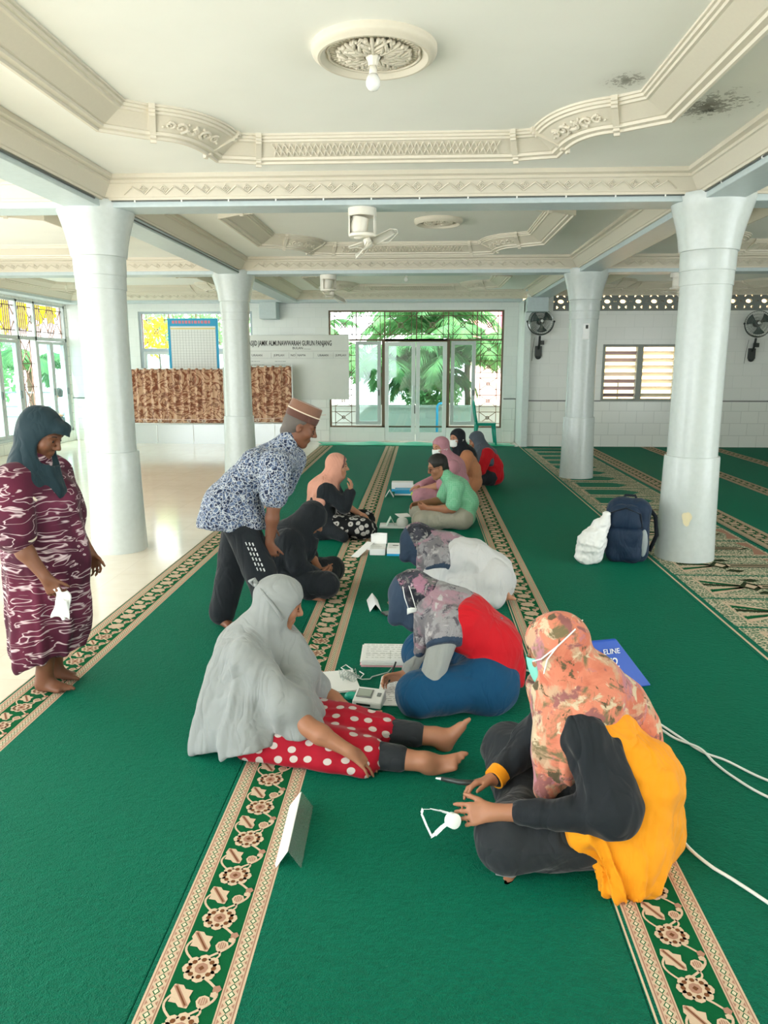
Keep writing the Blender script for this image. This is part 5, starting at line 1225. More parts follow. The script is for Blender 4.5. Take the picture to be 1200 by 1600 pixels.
# ---------------------------------------------------------------- woman in black, bowing in the left row
J = dict(pelvis=(-1.01, 5.15, .14), hipR=(-.99, 5.05, .13), hipL=(-.99, 5.26, .13), mid=(-1.01, 5.17, .28), chest=(-.96, 5.20, .38), neck=(-.875, 5.22, .485), head=(-.79, 5.24, .545), shR=(-.93, 5.07, .42), elR=(-.86, 5.02, .23), wrR=(-.745, 5.13, .15), shL=(-.91, 5.36, .42), elL=(-.84, 5.38, .23), wrL=(-.735, 5.25, .15), knR=(-.66, 5.00, .12), anR=(-.86, 5.30, .06), knL=(-.67, 5.42, .12), anL=(-.78, 5.02, .055))
p = Person((-.9, 5.15), 'person in a black robe and black headscarf, bowing with hands clasped in the lap', J, (.74, -.12, -.66), h=.0075, hs=.96)
p.body({'R': ((.8, .5, .1), (0, .6, .6), .7, 1, {}), 'L': ((.8, -.5, 0), (0, -.6, .6), .7, 1, {})}, {'L': ((.92, -.3, -.05), (.1, -.35, .9)), 'R': ((.6, .7, 0), (0, 0, 1))})
p.trousers(M_BLACKC, .024, (.96, .96), 'robe_skirt', disp=creases(.006, 1.6, 3)); p.shirt(M_BLACKC, .026, (1, 1.85), disp=creases(.006, 2, 4), name='robe')
p.scarf(M_BLACKC, [((-.87, 5.22, .50), (-.94, 5.20, .40), .09, .14), ((-.94, 5.20, .40), (-1.02, 5.15, .16), .15, .15), ((-.91, 5.08, .42), (-.87, 5.03, .27), .085, .08), ((-.80, 5.2, .48), (-.84, 5.16, .33), .08, .09)], addf(folds((-.86, 5.2, .55), (-.3, 0, -1), 8, .009, 6, 1.2, .05, .35), creases(.004, 2, 9)), face=(.045, .0, -.085))
# ---------------------------------------------------------------- woman with raised hand, pale peach scarf
J = dict(pelvis=(-.97, 7.02, .14), hipR=(-.95, 6.92, .13), hipL=(-.95, 7.13, .13), mid=(-.96, 7.0, .29), chest=(-.93, 6.99, .43), neck=(-.87, 6.99, .56), head=(-.80, 7.0, .685), shR=(-.89, 6.86, .48), elR=(-.73, 6.86, .33), wrR=(-.665, 6.90, .46), shL=(-.88, 7.14, .48), elL=(-.78, 7.18, .30), wrL=(-.62, 7.10, .22), knR=(-.55, 6.84, .12), anR=(-.75, 7.20, .06), knL=(-.56, 7.24, .12), anL=(-.62, 6.92, .055))
p = Person((-.85, 7.0), 'person in a pale peach headscarf and black top, one hand raised to the chin', J, (1, .02, -.06), h=.008, hs=.97, skin=M_SKINP)
p.body({'R': ((.12, .02, 1), (-1, .2, .1), .5, 1, {}), 'L': ((1, -.1, -.3), (0, 0, -1), .4, 1, {})}, {'L': ((.9, -.4, 0), (0, 0, 1)), 'R': ((.7, .7, 0), (0, 0, 1))})
p.trousers(M_BW, .03, (.98, .98), 'skirt', disp=creases(.007, 1.7, 3), extra=lambda F: F.cap((-.72, 7.0, .10), (-.52, 6.98, .08), .12, .10, .08)); p.shirt(M_BLACKC, .024, (1, 1.88), disp=creases(.005, 2, 14), name='top', extra=lambda F: (F.cap((-.98, 6.95, .2), (-.98, 6.90, .07), .15, .13, .06), F.cap((-.95, 6.90, .15), (-.72, 6.72, .06), .10, .05, .08)))
p.scarf(M_PEACHH, [((-.87, 6.99, .58), (-.93, 6.98, .46), .085, .145), ((-.94, 6.98, .46), (-1.0, 6.97, .34), .14, .10), ((-.90, 6.90, .50), (-.93, 6.88, .38), .09, .07)], addf(folds((-.85, 6.99, .68), (-.35, -.1, -1), 8, .008, 16, 1.2, .03, .3), creases(.003, 2, 3)), face=(.056, .035, -.075))
F = Field(.007); P = p.HP; F.ell(P(.0, 0, .036), (.100, .084, .090), np.array(frame(p.f)), .02); F.cap(P(.12, 0, .03), P(.12, 0, -.1), .062, .07, .02, 's'); F.cut(P(.035, 0, 0), p.f); F.mesh('under_cap', m_cloth('brown_under_cap', '#7a5350'), p.root, p.base)
# ---------------------------------------------------------------- boy in the mint shirt
J = dict(pelvis=(.43, 7.45, .14), hipL=(.41, 7.35, .13), hipR=(.41, 7.56, .13), mid=(.46, 7.45, .28), chest=(.37, 7.46, .41), neck=(.26, 7.47, .52), head=(.165, 7.47, .625), shL=(.34, 7.29, .45), elL=(.31, 7.235, .235), wrL=(.07, 7.29, .235), shR=(.31, 7.62, .45), elR=(.21, 7.62, .25), wrR=(-.01, 7.47, .25), knL=(.0, 7.25, .12), anL=(.22, 7.62, .06), knR=(-.03, 7.70, .12), anR=(.16, 7.34, .055))
p = Person((.3, 7.45), 'person with short black hair and glasses in a mint green checked shirt, looking down', J, (-.90, -.30, -.34), h=.0065, hs=1.0, skin=M_SKIN)
p.body({'L': ((-.95, .3, 0), (.2, .8, .4), .7, 1, {}), 'R': ((-.95, -.3, -.1), (0, -.6, -.6), .6, 1, {})}, {})
p.trousers(M_BEIGET, .022, (1.02, 1.02), disp=creases(.006, 1.6, 7)); MB().tube([(.54-.3, .0+.11*math.sin(a)*1.0, .19) if False else (.44-.3+.128*math.cos(a), .165*math.sin(a), .195+.02*math.cos(a)) for a in [2*PI*i/28 for i in range(28)]], .014, 6, closed=True).build('belt', flat('black_belt', '#22252a', .5), p.root, smooth=True)
p.shirt(M_CHECK, .020, (.78, .78), disp=creases(.005, 1.8, 9), up=.062, bust=False)
MB().tube([tuple(J_) for J_ in [(-.005+.045*math.cos(a), .02+.062*math.sin(a), .505-CT+.03*math.cos(a)) for a in [2*PI*i/20 for i in range(20)]]], .012, 6, closed=True).build('collar', M_CHECK, p.root, smooth=True)
P = p.HP; f, l, u = frame(p.f); M = np.array([f, l, u]); F = Field(.006); F.ell(P(-.014, 0, .045), (.104, .088, .092), M, .02); F.cap(P(-.05, 0, -.02), P(-.06, 0, -.05), .065, .05, .03)
F.cap(P(.105, 0, .022), P(.11, 0, -.12), .068, .09, .015, 's'); F.cap(P(.03, -.10, -.02), P(.03, .10, -.02), .038, None, .015, 's'); F.mesh('hair', M_HAIR, p.root, p.base, creases(.004, 5, 4), 1)
mb = MB(); b = p.base
for q in (-1, 1):
    mb.tube([tuple(P(.104-.008*abs(math.cos(a)), .032*q+.023*math.cos(a), .004+.016*math.sin(a))-b) for a in [2*PI*i/16 for i in range(16)]], .0022, 5, closed=True); mb.tube([tuple(P(.096, .054*q, .008)-b), tuple(P(.05, .078*q, .010)-b), tuple(P(.0, .082*q, .006)-b)], .002, 5)
mb.bar(tuple(P(.105, -.01, .006)-b), tuple(P(.105, .01, .006)-b), .003)
gl = mb.build('glasses', flat('dark_spectacle_frame', '#2a2422', .3), None, smooth=True); gl.location = tuple(p.base)
tag(gl, 'thin dark framed glasses worn by the boy in the mint shirt', 'glasses')
# ---------------------------------------------------------------- three in the far right row
J = dict(pelvis=(.46, 8.76, .14), hipL=(.43, 8.66, .13), hipR=(.44, 8.87, .13), mid=(.43, 8.74, .29), chest=(.36, 8.71, .43), neck=(.29, 8.69, .56), head=(.22, 8.67, .685), shL=(.36, 8.55, .48), elL=(.24, 8.50, .27), wrL=(.02, 8.56, .22), shR=(.31, 8.85, .48), elR=(.18, 8.86, .28), wrR=(-.02, 8.70, .22), knL=(.0, 8.50, .13), anL=(.22, 8.85, .06), knR=(.0, 8.98, .13), anR=(.16, 8.62, .055))
p = Person((.3, 8.7), 'person in a dusty pink headscarf, white mask and pink gown behind the boy', J, (-.78, -.58, -.16), h=.009, hs=.97, skin=M_SKINP)
p.body({'L': ((-.9, .3, -.1), (0, 0, -1), .5, 1, {}), 'R': ((-.9, -.3, -.1), (0, 0, -1), .5, 1, {})}, {})
p.trousers(M_PINKC, .032, (1, 1), 'gown_skirt', disp=creases(.007, 1.6, 2)); p.shirt(M_PINKC, .024, (1, 1.85), name='gown', disp=creases(.005, 2, 5))
p.scarf(M_PINKC, [((.29, 8.69, .57), (.36, 8.70, .44), .085, .15), ((.27, 8.65, .55), (.24, 8.60, .36), .085, .09), ((.36, 8.70, .46), (.44, 8.72, .30), .14, .11)], addf(folds((.27, 8.69, .7), (.3, -.1, -1), 8, .008, 6, 1.2, .03, .3)), face=(.057, .035, -.075)); p.mask(M_LTEAL)
J = dict(pelvis=(.66, 9.64, .14), hipL=(.63, 9.54, .13), hipR=(.64, 9.75, .13), mid=(.64, 9.62, .29), chest=(.57, 9.60, .43), neck=(.51, 9.58, .57), head=(.455, 9.56, .705), shL=(.58, 9.44, .48), elL=(.50, 9.38, .26), wrL=(.27, 9.42, .20), shR=(.52, 9.74, .48), elR=(.38, 9.76, .28), wrR=(.2, 9.6, .2), knL=(.22, 9.36, .13), anL=(.42, 9.72, .06), knR=(.22, 9.86, .13), anR=(.36, 9.5, .055))
p = Person((.5, 9.6), 'person in a black headscarf, white mask and peach top in the far right row', J, (-.78, -.60, -.10), h=.009, hs=.97, skin=M_SKINP)
p.body({'L': ((-.9, .3, -.1), (0, 0, -1), .5, 1, {}), 'R': ((-.9, -.3, -.1), (0, 0, -1), .5, 1, {})}, {})
p.trousers(M_PEACH, .03, (1, 1), 'gown_skirt', disp=creases(.007, 1.6, 2)); p.shirt(M_PEACH, .028, (1, 1.85), name='gown', disp=creases(.006, 2, 5))
p.scarf(M_BLACKC, [((.51, 9.58, .58), (.57, 9.6, .46), .085, .145), ((.48, 9.54, .56), (.46, 9.5, .40), .085, .07), ((.58, 9.6, .48), (.64, 9.62, .40), .13, .08)], addf(folds((.5, 9.58, .7), (.3, -.1, -1), 8, .008, 6, 1.2, .03, .3)), face=(.057, .035, -.075)); p.mask(M_LTEAL)
J = dict(pelvis=(.95, 10.25, .13), hipL=(.87, 10.15, .125), hipR=(.88, 10.36, .125), mid=(.92, 10.24, .27), chest=(.84, 10.22, .40), neck=(.76, 10.22, .51), head=(.68, 10.23, .61), shL=(.82, 10.05, .45), elL=(.74, 9.99, .24), wrL=(.52, 10.05, .18), shR=(.78, 10.37, .45), elR=(.66, 10.40, .25), wrR=(.48, 10.25, .18), knL=(.46, 10.0, .12), anL=(.66, 10.35, .06), knR=(.46, 10.45, .12), anR=(.6, 10.1, .055))
p = Person((.8, 10.2, CT), 'person in a slate grey headscarf and red vest, farthest in the right row', J, (-.95, .1, -.35), h=.009, hs=.97)
p.body({'L': ((-.9, .3, -.1), (0, 0, -1), .5, 1, {}), 'R': ((-.9, -.3, -.1), (0, 0, -1), .5, 1, {})}, {})
p.trousers(M_CHARC, .025, (1, 1), disp=creases(.006, 1.6, 2)); p.shirt(M_RED, .026, (1, 1.6), name='vest', disp=creases(.006, 2, 5))
p.scarf(M_DGREY, [((.76, 10.22, .53), (.83, 10.2, .42), .085, .14), ((.82, 10.12, .44), (.86, 10.05, .34), .10, .06), ((.74, 10.15, .5), (.72, 10.05, .34), .08, .06)], addf(folds((.75, 10.2, .65), (.3, -.1, -1), 8, .008, 6, 1.2, .03, .3)), face=(.057, .035, -.075))
p.root.location.x += .07
# ---------------------------------------------------------------- man outside the side window
J = dict(pelvis=(-8.42, 17.1, .40), hipL=(-8.5, 17.2, .40), hipR=(-8.34, 17.0, .40), mid=(-8.42, 17.1, .56), chest=(-8.48, 17.13, .72), neck=(-8.56, 17.17, .86), head=(-8.63, 17.2, .985), shL=(-8.62, 17.28, .80), elL=(-8.68, 17.35, .56), wrL=(-8.86, 17.3, .50), shR=(-8.40, 16.98, .80), elR=(-8.45, 16.94, .55), wrR=(-8.68, 17.0, .48), knL=(-8.84, 17.36, .46), anL=(-8.88, 17.38, .06), knR=(-8.74, 17.12, .46), anR=(-8.78, 17.14, .06))
p = Person((-8.45, 17.1, -.02), 'person in a pale blue shirt sitting outside beyond the left side window', J, (-.7, .6, -.25), h=.01, hs=1.0)
p.body({'L': ((-1, 0, -.3), (0, 0, -1), .6, 1, {}), 'R': ((-1, 0, -.3), (0, 0, -1), .6, 1, {})}, {'L': ((-1, 0, 0), (0, 0, 1)), 'R': ((-1, 0, 0), (0, 0, 1))}, eyes=False)
p.shirt(M_SKYS, .022, (.8, .8), up=.062, bust=False, disp=creases(.005, 2, 3)); p.trousers(M_CHARC, .02)
P = p.HP; F = Field(.009); F.ell(P(-.016, 0, .04), (.102, .086, .092), np.array(frame(p.f)), .02); F.cap(P(-.05, 0, -.02), P(-.06, 0, -.05), .065, .05, .03); F.cap(P(.105, 0, .02), P(.11, 0, -.12), .068, .09, .015, 's'); F.mesh('hair', M_HAIR, p.root, p.base)
p.root.location.x += .50; p.root.location.y -= .75
tag(MB().bx(-8.27, -7.84, 16.05, 16.75, -.02, .265).build('bench', M_CONC, bevel=.01), 'low concrete bench under the man outside the side window', 'bench')
# ================================================================ things on the walls and at the far end
M_BLKP = flat('black_plastic', '#2a302e', .35); M_WHITEP = flat('white_plastic', '#eef0ee', .35); M_PAPER = flat('white_paper', '#f2f3f1', .8); M_INK = flat('dark_print', '#3b3d3c', .8); M_GINK = flat('faint_print', '#9b9f9b', .8)
M_CARD = flat('white_carton', '#f0f1ef', .6); M_CYAN = flat('blue_carton', '#1f9fd2', .5); M_PINKP = flat('pink_paper', '#f0bcc6', .8); M_METAL = flat('chrome', '#c8cdcc', .25, metal=.9)
# whiteboard
M_INK2 = flat('black_print', '#17191a', .8)
wbd = thing('whiteboard', 'wide whiteboard with a printed title line and table headings, left of the glass doors', 'whiteboard', (-2.75, 15.86, 0))
t = NT('whiteboard_face'); mw = t.pbr(t.mix(t.noise(t.coord(), 3, 5)['Fac'], '#e8eae4', '#d9dcd5'), .3)
MB().bx(-1.22, 1.21, -.012, .012, .90, 2.235).build('panel', mw, wbd, bevel=.004)
RX = (PI/2, 0, 0)
text_mesh('MASJID JAMIK ALMUNAWWARAH GURUN PANJANG', .145, (-.965, -.0145, 2.02), RX, M_INK2, 'title', wbd, sx=.53, bold=.002)
text_mesh('BULAN ..........', .07, (.02, -.0145, 1.945), RX, M_INK, 'month_line', wbd)
for tx, x in (('URAIAN', -.85), ('JUMLAH', -.38), ('NO', -.02), ('NAMA', .12), ('URAIAN', .55), ('JUMLAH', .93)): text_mesh(tx, .062, (x, -.0145, 1.80), RX, M_INK, 'heading', wbd)
mb = MB(); rr = random.Random(3)
mb.bx(-1.2, 1.19, -.0135, -.012, 1.905, 1.909); mb.bx(-1.2, 1.19, -.0135, -.012, 1.76, 1.763)
for x in (-.44, -.06, .09, .46, .88): mb.bx(x, x+.004, -.0135, -.012, 1.76, 1.88)
for i in range(4):
    for x0, n in ((-1.0+.12*rr.random(), 6), (-.36, 4)):
        x = x0
        for q in range(n): w = .02+.05*rr.random(); mb.bx(x, x+w, -.0135, -.012, 1.69-.075*i, 1.70-.075*i); x += w+.012
mb.build('written_rows', M_GINK, wbd)
# paper banner in the back left window
bn = thing('paper_banner', 'tall hanging paper banner with blue borders and a ruled table, over the left curtain', 'banner', (-4.84, 15.88, 0))
MB().bx(-.54, .54, -.004, .004, 1.2, 2.58).build('sheet', M_PAPER, bn)
mb = MB(); mb.bx(-.54, -.485, -.006, -.004, 1.2, 2.42).bx(.485, .54, -.006, -.004, 1.2, 2.42).bx(-.54, .54, -.006, -.004, 2.42, 2.58); mb.build('blue_border', flat('sky_blue_print', '#3fa9d8', .7), bn)
mb = MB(); x = -.44
for w in (.05, .04, .06, .04, .05, .05, .03, .06, .04, .05, .06, .04): mb.bx(x, x+w, -.0075, -.006, 2.475, 2.535); x += w+.022
mb.build('pink_heading', flat('pink_print', '#e58a9b', .7), bn); MB().bx(-.48, .48, -.006, -.004, 2.36, 2.385).build('yellow_rule', flat('yellow_print', '#ecd98a', .7), bn)
mb = MB()
for i in range(16): mb.bx(-.48+.064*i, -.477+.064*i, -.0055, -.004, 1.22, 2.35)
for i in range(20): mb.bx(-.48, .48, -.0055, -.004, 1.25+.055*i, 1.2525+.055*i)
mb.build('table_rule', M_GINK, bn)
mb = MB()
for x in (-.5, .5): mb.tube([(x, 0, 2.575), (x, .10, 2.66), (x, .158, 2.70)], .004, 6)
mb.build('hanging_cord', M_GINK, bn)
# curtain screens
def m_curtain():
    t = NT('brown_scroll_curtain'); co = t.coord(); s = t.sep(co); v = t.comb(s[0], s[2], 0.)
    n = t.noise(v, 3.6, 1, .4, 3.0)['Fac']; n2 = t.noise(v, 6, 1, .5, 2.0)['Fac']
    a = t.ramp(n, [(.42, (0, 0, 0)), (.46, (1, 1, 1)), (.52, (1, 1, 1)), (.56, (0, 0, 0))]); b = t.ramp(n2, [(.55, (0, 0, 0)), (.60, (1, 1, 1))])
    c = t.mix(a, '#dcb596', '#95593c'); c = t.mix(t.math('MULTIPLY', b, .7), c, '#7d4632'); return t.pbr(c, .6, sheen=.3)
M_CURT = m_curtain()
def screen(x0, x1, zb, zt, label, base=True):
    root = thing('curtain_screen', label, 'screen', ((x0+x1)/2, 15.32, 0), 0, 'curtained partition screens'); w = (x1-x0)/2
    rr = random.Random(int(x0*10))
    ph = [rr.random()*.6 for _ in range(40)]
    def fn(u, v):
        k = u*w*2/.155; i = int(k); a = math.sin(2*PI*k+ph[i % 40]*math.sin(PI*v)); tight = 1 if u < .86 else 1.9
        return (-w+2*w*u+.012*math.sin(4*PI*k)*v, -.03*a*(.65+.35*v)*1-.012*math.sin(2*PI*k*tight), zb+(zt-zb)*v+.006*a)
    MB().grid(fn, int(w*2/.155)*12, 14).build('curtain', M_CURT, root, smooth=True, solid=.004)
    mb = MB(); mb.tube([(-w-.02, 0, zt-.01), (w+.02, 0, zt-.01)], .012, 8).tube([(-w-.02, 0, zb-.005), (w+.02, 0, zb-.005)], .010, 8); mb.build('rail', M_WHITEP, root, smooth=True)
    for s in (-1, 1): MB().tube([(s*(w+.02), 0, 0), (s*(w+.02), 0, zt+.03)], .014, 8).build('post', M_WHITEP, root, smooth=True)
    mb = MB()
    for i in range(int(w*2/.31)):
        x = -w+.15+.31*i
        for a in range(6): mb.ball((x+.035*math.cos(a*PI/3), -.045, zb+.05+.02*math.sin(a*PI/3)), (.014, .004, .010), 6)
    mb.build('hem_motif', flat('pale_motif', '#eadfd4', .7), root)
    if base:
        MB().bx(-w-.02, w+.02, .03, .06, 0, zb-.03).build('base_panel', flat('silver_panel', '#cfd4d3', .18, metal=.2), root); mb = MB()
        for s in (-.33, .33): mb.bx(w*s*1.1-.006, w*s*1.1+.006, .02, .03, .02, zb-.05)
        mb.build('panel_joint', M_WHITEP, root)
    return root
screen(-6.22, -4.10, .43, 1.55, 'long brown scroll patterned curtain screen between the two left pillars')
screen(-3.86, -2.68, .45, 1.60, 'shorter brown scroll patterned curtain screen in front of the whiteboard')
tag(MB().tube([(-6.3, 15.2, .52), (-4.5, 15.18, .515), (-3.0, 15.18, .55), (-1.96, 15.2, .62)], .007, 6).build('rope', flat('pale_rope', '#e6c9bd', .8)), 'thin pale rope strung across the front of the curtain screens', 'rope')
# green plastic chair
ch = thing('plastic_chair', 'green plastic chair standing on the floor cloth by the right grille', 'chair', (1.29, 15.32, .03)); MG_ = flat('green_plastic', '#0f9c86', .35)
mb = MB(); mb.box((0, 0, .43), (.42, .42, .035)).box((0, 0, .40), (.38, .38, .04)); mb.build('seat', MG_, ch, bevel=.015)
for sx in (-1, 1):
    for sy in (-1, 1): MB().tube([(sx*.17, sy*.17, .42), (sx*.19, sy*.19, .2), (sx*.215, sy*.205, 0)], [.032, .026, .020], 8).build('leg', MG_, ch, smooth=True)
mb = MB(); mb.tube([(-.18, -.19, .43), (-.215, -.19, .62), (-.235, -.17, .78), (-.245, -.09, .86), (-.25, 0, .875), (-.245, .09, .86), (-.235, .17, .78), (-.215, .19, .62), (-.18, .19, .43)], .022, 8); mb.build('back_frame', MG_, ch, smooth=True)
MB().grid(lambda u, v: (-.20-.05*v, -.07+.14*u, .44+.42*v), 4, 8).build('back_splat', MG_, ch, smooth=True, solid=.012)
# white switch box on the rear right pillar
sb = thing('switch_box', 'small white switch box mounted on the rear right pillar', 'switch', (2.275, 10.775, 2.09)); MB().box((0, 0, 0), (.085, .04, .22)).build('box', M_WHITEP, sb, bevel=.008)
MB().box((.005, -.022, .06), (.035, .008, .05)).build('socket', M_BLKP, sb, bevel=.004)
# wall fans
def wall_fan(x, z, label, yaw):
    root = thing('wall_fan', label, 'wall fan', (x, 15.2, z), 0, 'black wall fans'); y0 = -.24
    MB().box((0, -.03, -.56), (.13, .06, .2)).ball((0, -.03, -.66), (.065, .03, .06)).build('wall_mount', M_BLKP, root, bevel=.012)
    MB().tube([(0, -.05, -.52), (0, -.12, -.42), (0, -.16, -.27)], .022, 8).box((.05, -.08, -.40), (.09, .07, .08)).build('arm', M_BLKP, root)
    MB().tube([(.255*math.cos(a), -.2, .255*math.sin(a)) for a in [-PI+PI*i/20 for i in range(21)]], .010, 6).ball((-.258, -.2, 0), .022, 8).ball((.258, -.2, 0), .022, 8).build('yoke', M_BLKP, root, smooth=True)
    M = Matrix.Rotation(math.radians(yaw), 4, 'Z') @ Matrix.Rotation(math.radians(-6), 4, 'X'); hd = bpy.data.objects.new('fan_head', None)
    mb = MB()
    for s, yy in ((1, -.07), (-1, .07)):
        for r in (.06, .12, .18, .235): mb.tube([(r*math.cos(2*PI*i/28), yy*(1-(r/.25)**3), r*math.sin(2*PI*i/28)) for i in range(28)], .0018, 4, closed=True)
        for i in range(36):
            a = 2*PI*i/36; mb.tube([(r*math.cos(a), yy*(1-(r/.25)**3), r*math.sin(a)) for r in (.04, .12, .19, .242)], .0014, 4)
    mb.tube([(.245*math.cos(2*PI*i/32), 0, .245*math.sin(2*PI*i/32)) for i in range(32)], .007, 6, closed=True)
    o = mb.build('cage', M_METAL, root); o.matrix_local = Matrix.Translation((0, -.2, 0)) @ M
    o = MB().lathe([(.01, -.10), (.05, -.09), (.065, -.02), (.06, .06), (.03, .07)], 16, M=Matrix.Rotation(PI/2, 3, 'X')).build('motor', M_BLKP, root, smooth=True); o.matrix_local = Matrix.Translation((0, -.13, 0)) @ M
    o = MB().ball((0, -.085, 0), (.03, .012, .03), 12).build('hub_badge', M_WHITEP, root, smooth=True); o.matrix_local = Matrix.Translation((0, -.2, 0)) @ M
    for k in range(3):
        a = 2*PI*k/3+.6; mb = MB()
        def bl(u, v): r = .04+.17*v; t_ = a+(u-.5)*(.55+.55*v); return (r*math.cos(t_), -.02+.03*(u-.5), r*math.sin(t_))
        mb.grid(bl, 6, 6); o = mb.build('blade', flat('dark_blade', '#3c4a46', .4), root, smooth=True, solid=.003); o.matrix_local = Matrix.Translation((0, -.2, 0)) @ M
    MB().tube([(-.09, -.06, -.3), (-.11, -.02, -.55), (-.12, -.012, -.75)], .004, 5).build('pull_cord', M_BLKP, root)
wall_fan(2.29, 2.45, 'black wall fan on the tiles just left of the rear right pillar', 8)
wall_fan(6.42, 2.40, 'black wall fan on the tiles at the right edge under the vent strip', -12)
# orbit fans under the beams
def orbit_fan(x, y, label, rz, tilt):
    root = thing('ceiling_fan', label, 'ceiling fan', (x, y, ZB), rz, 'cream orbit fans'); mb = MB()
    mb.lathe([(.115, 0), (.115, -.055), (.108, -.06), (.105, -.02), (.02, -.018)], 28)
    for a0 in (-.55, PI-.55):
        mb.grid(lambda u, v: (.113*math.cos(a0+1.1*u), .113*math.sin(a0+1.1*u), -.05-.15*v), 6, 3)
    mb.lathe([(.108, -.195), (.112, -.2), (.108, -.215), (.09, -.218)], 28); mb.build('housing', M_PLASTIC, root, smooth=40, solid=.004)
    MB().lathe([(.02, -.06), (.068, -.07), (.072, -.15), (.06, -.20), (.035, -.225), (.02, -.235)], 20, M=Matrix.Rotation(.18, 3, 'Y')).build('motor', M_PLASTIC, root, smooth=40)
    M = Matrix.Translation((.05, 0, -.27)) @ Matrix.Rotation(tilt, 4, 'Y') @ Matrix.Rotation(.35, 4, 'X')
    o = MB().lathe([(.01, .05), (.03, .045), (.035, 0), (.02, -.03), (.005, -.035)], 16).build('hub', M_PLASTIC, root, smooth=True); o.matrix_local = M
    for k in range(3):
        a = 2*PI*k/3+.1; mb = MB()
        def bl(u, v):
            r = .03+.20*v; w = .06+.11*math.sin(PI*min(1, .15+.8*v)); c = (u-.5)*w; return (r*math.cos(a)-c*math.sin(a), r*math.sin(a)+c*math.cos(a), .02*(u-.5)*2*(1-.3*v))
        mb.grid(bl, 6, 8); o = mb.build('blade', flat('pale_blade', '#d9d6c9', .4), root, smooth=True, solid=.003); o.matrix_local = M
    mb = MB()
    for k in range(3):
        a = 2*PI*k/3+.1; mb.tube([(.04*math.cos(a-.2), .04*math.sin(a-.2), -.03), (.16*math.cos(a-.3), .16*math.sin(a-.3), -.05), (.25*math.cos(a-.16), .25*math.sin(a-.16), -.02), (.26*math.cos(a), .26*math.sin(a), .0), (.22*math.cos(a+.2), .22*math.sin(a+.2), .02), (.05*math.cos(a+.3), .05*math.sin(a+.3), .03)], .004, 5)
    o = mb.build('blade_guard', M_PLASTIC, root); o.matrix_local = M
orbit_fan(-.50, 6.37, 'cream caged orbit fan under the nearer cross beam', 0, -.42)
orbit_fan(-1.35, 10.95, 'smaller looking cream orbit fan under the farther cross beam', .5, .35)
orbit_fan(3.55, 10.95, 'cream orbit fan half hidden behind the nearest right pillar', 1.0, -.3)
# cables clipped along the beams
M_CABLE = flat('grey_cable', '#6a6f6c', .6)
def cable(pts, label, clips=0):
    root = thing('ceiling_cable', label, 'cable', (0, 0, 0)); MB().tube(pts, .006, 6).build('wire', M_CABLE, root, smooth=True); mb = MB(); a, b = Vector(pts[0]), Vector(pts[-1])
    for i in range(clips): mb.box(a.lerp(b, (i+.5)/clips), (.012, .012, .022))
    if clips: mb.build('cable_clips', M_WHITEP, root)
cable([(-2.50, 6.205, 2.925), (-1.0, 6.207, 2.922), (.6, 6.206, 2.924), (2.05, 6.205, 2.925)], 'thin cable clipped along the nearer cross beam', 12)
cable([(-2.572, 2.0, 2.92), (-2.570, 4.2, 2.918), (-2.572, 6.05, 2.92)], 'thin dark cable along the left beam toward the nearest left pillar')
cable([(-2.572, 6.55, 2.90), (-2.570, 8.7, 2.905), (-2.572, 10.7, 2.90)], 'thin dark cable along the left beam between the two left pillars')
cable([(2.122, 6.1, 2.925), (2.124, 4, 2.922), (2.122, 2.2, 2.925)], 'thin pale cable along the right beam above the viewer', 6)
# ================================================================ things on the carpets
Z = CT+.001
def tent(x, y, L, w, h, rz, label, mat=None, name='tent_card', clear=False):
    root = thing(name, label, 'table sign', (x, y, Z), rz, 'folded table signs')
    for s in (-1, 1):
        a = [(s*w/2, -L/2, 0), (s*w/2, L/2, 0), (0, L/2, h), (0, -L/2, h)]
        n = Vector((s*h, 0, w/2)).normalized()*.0022
        MB().prism(a, tuple(n)).build('front_panel' if s > 0 else 'back_panel', (M_ACR if (clear and s > 0) else (mat or M_PAPER)), root)
    return root
t = NT('clear_acrylic'); g = t.n.new('ShaderNodeBsdfGlossy'); g.inputs['Roughness'].default_value = .25; tr = t.n.new('ShaderNodeBsdfTransparent'); tr.inputs[0].default_value = (.82, .9, .86, 1); df = t.n.new('ShaderNodeBsdfDiffuse'); df.inputs[0].default_value = (.75, .85, .8, 1)
m1_ = t.n.new('ShaderNodeMixShader'); m1_.inputs[0].default_value = .06; t.l.new(tr.outputs[0], m1_.inputs[1]); t.l.new(g.outputs[0], m1_.inputs[2]); m2_ = t.n.new('ShaderNodeMixShader'); m2_.inputs[0].default_value = .09; t.l.new(m1_.outputs[0], m2_.inputs[1]); t.l.new(df.outputs[0], m2_.inputs[2]); t.l.new(m2_.outputs[0], t.out.inputs[0]); M_ACR = t.m
sg = tent(-.432, 2.335, .345, .082, .062, .03, 'acrylic tent sign with a white paper side, alone on the carpet border nearest the viewer', clear=True)
MB().prism([(-.043, -.168, .004), (-.043, .17, .004), (-.003, .17, .060), (-.003, -.168, .060)], (-.0025, 0, .0016)).build('paper_insert', M_PAPER, sg)
tent(-.318, 4.885, .25, .075, .052, .16, 'white tent card on the carpet left of the phone')
tent(-.31, 7.46, .12, .085, .085, .1, 'small pale green tent card standing on the tray', flat('pale_green_card', '#cfe6d8', .7))
tent(-.395, 9.17, .12, .10, .085, 0, 'white tent card beside the blue cartons, farthest up the carpet')
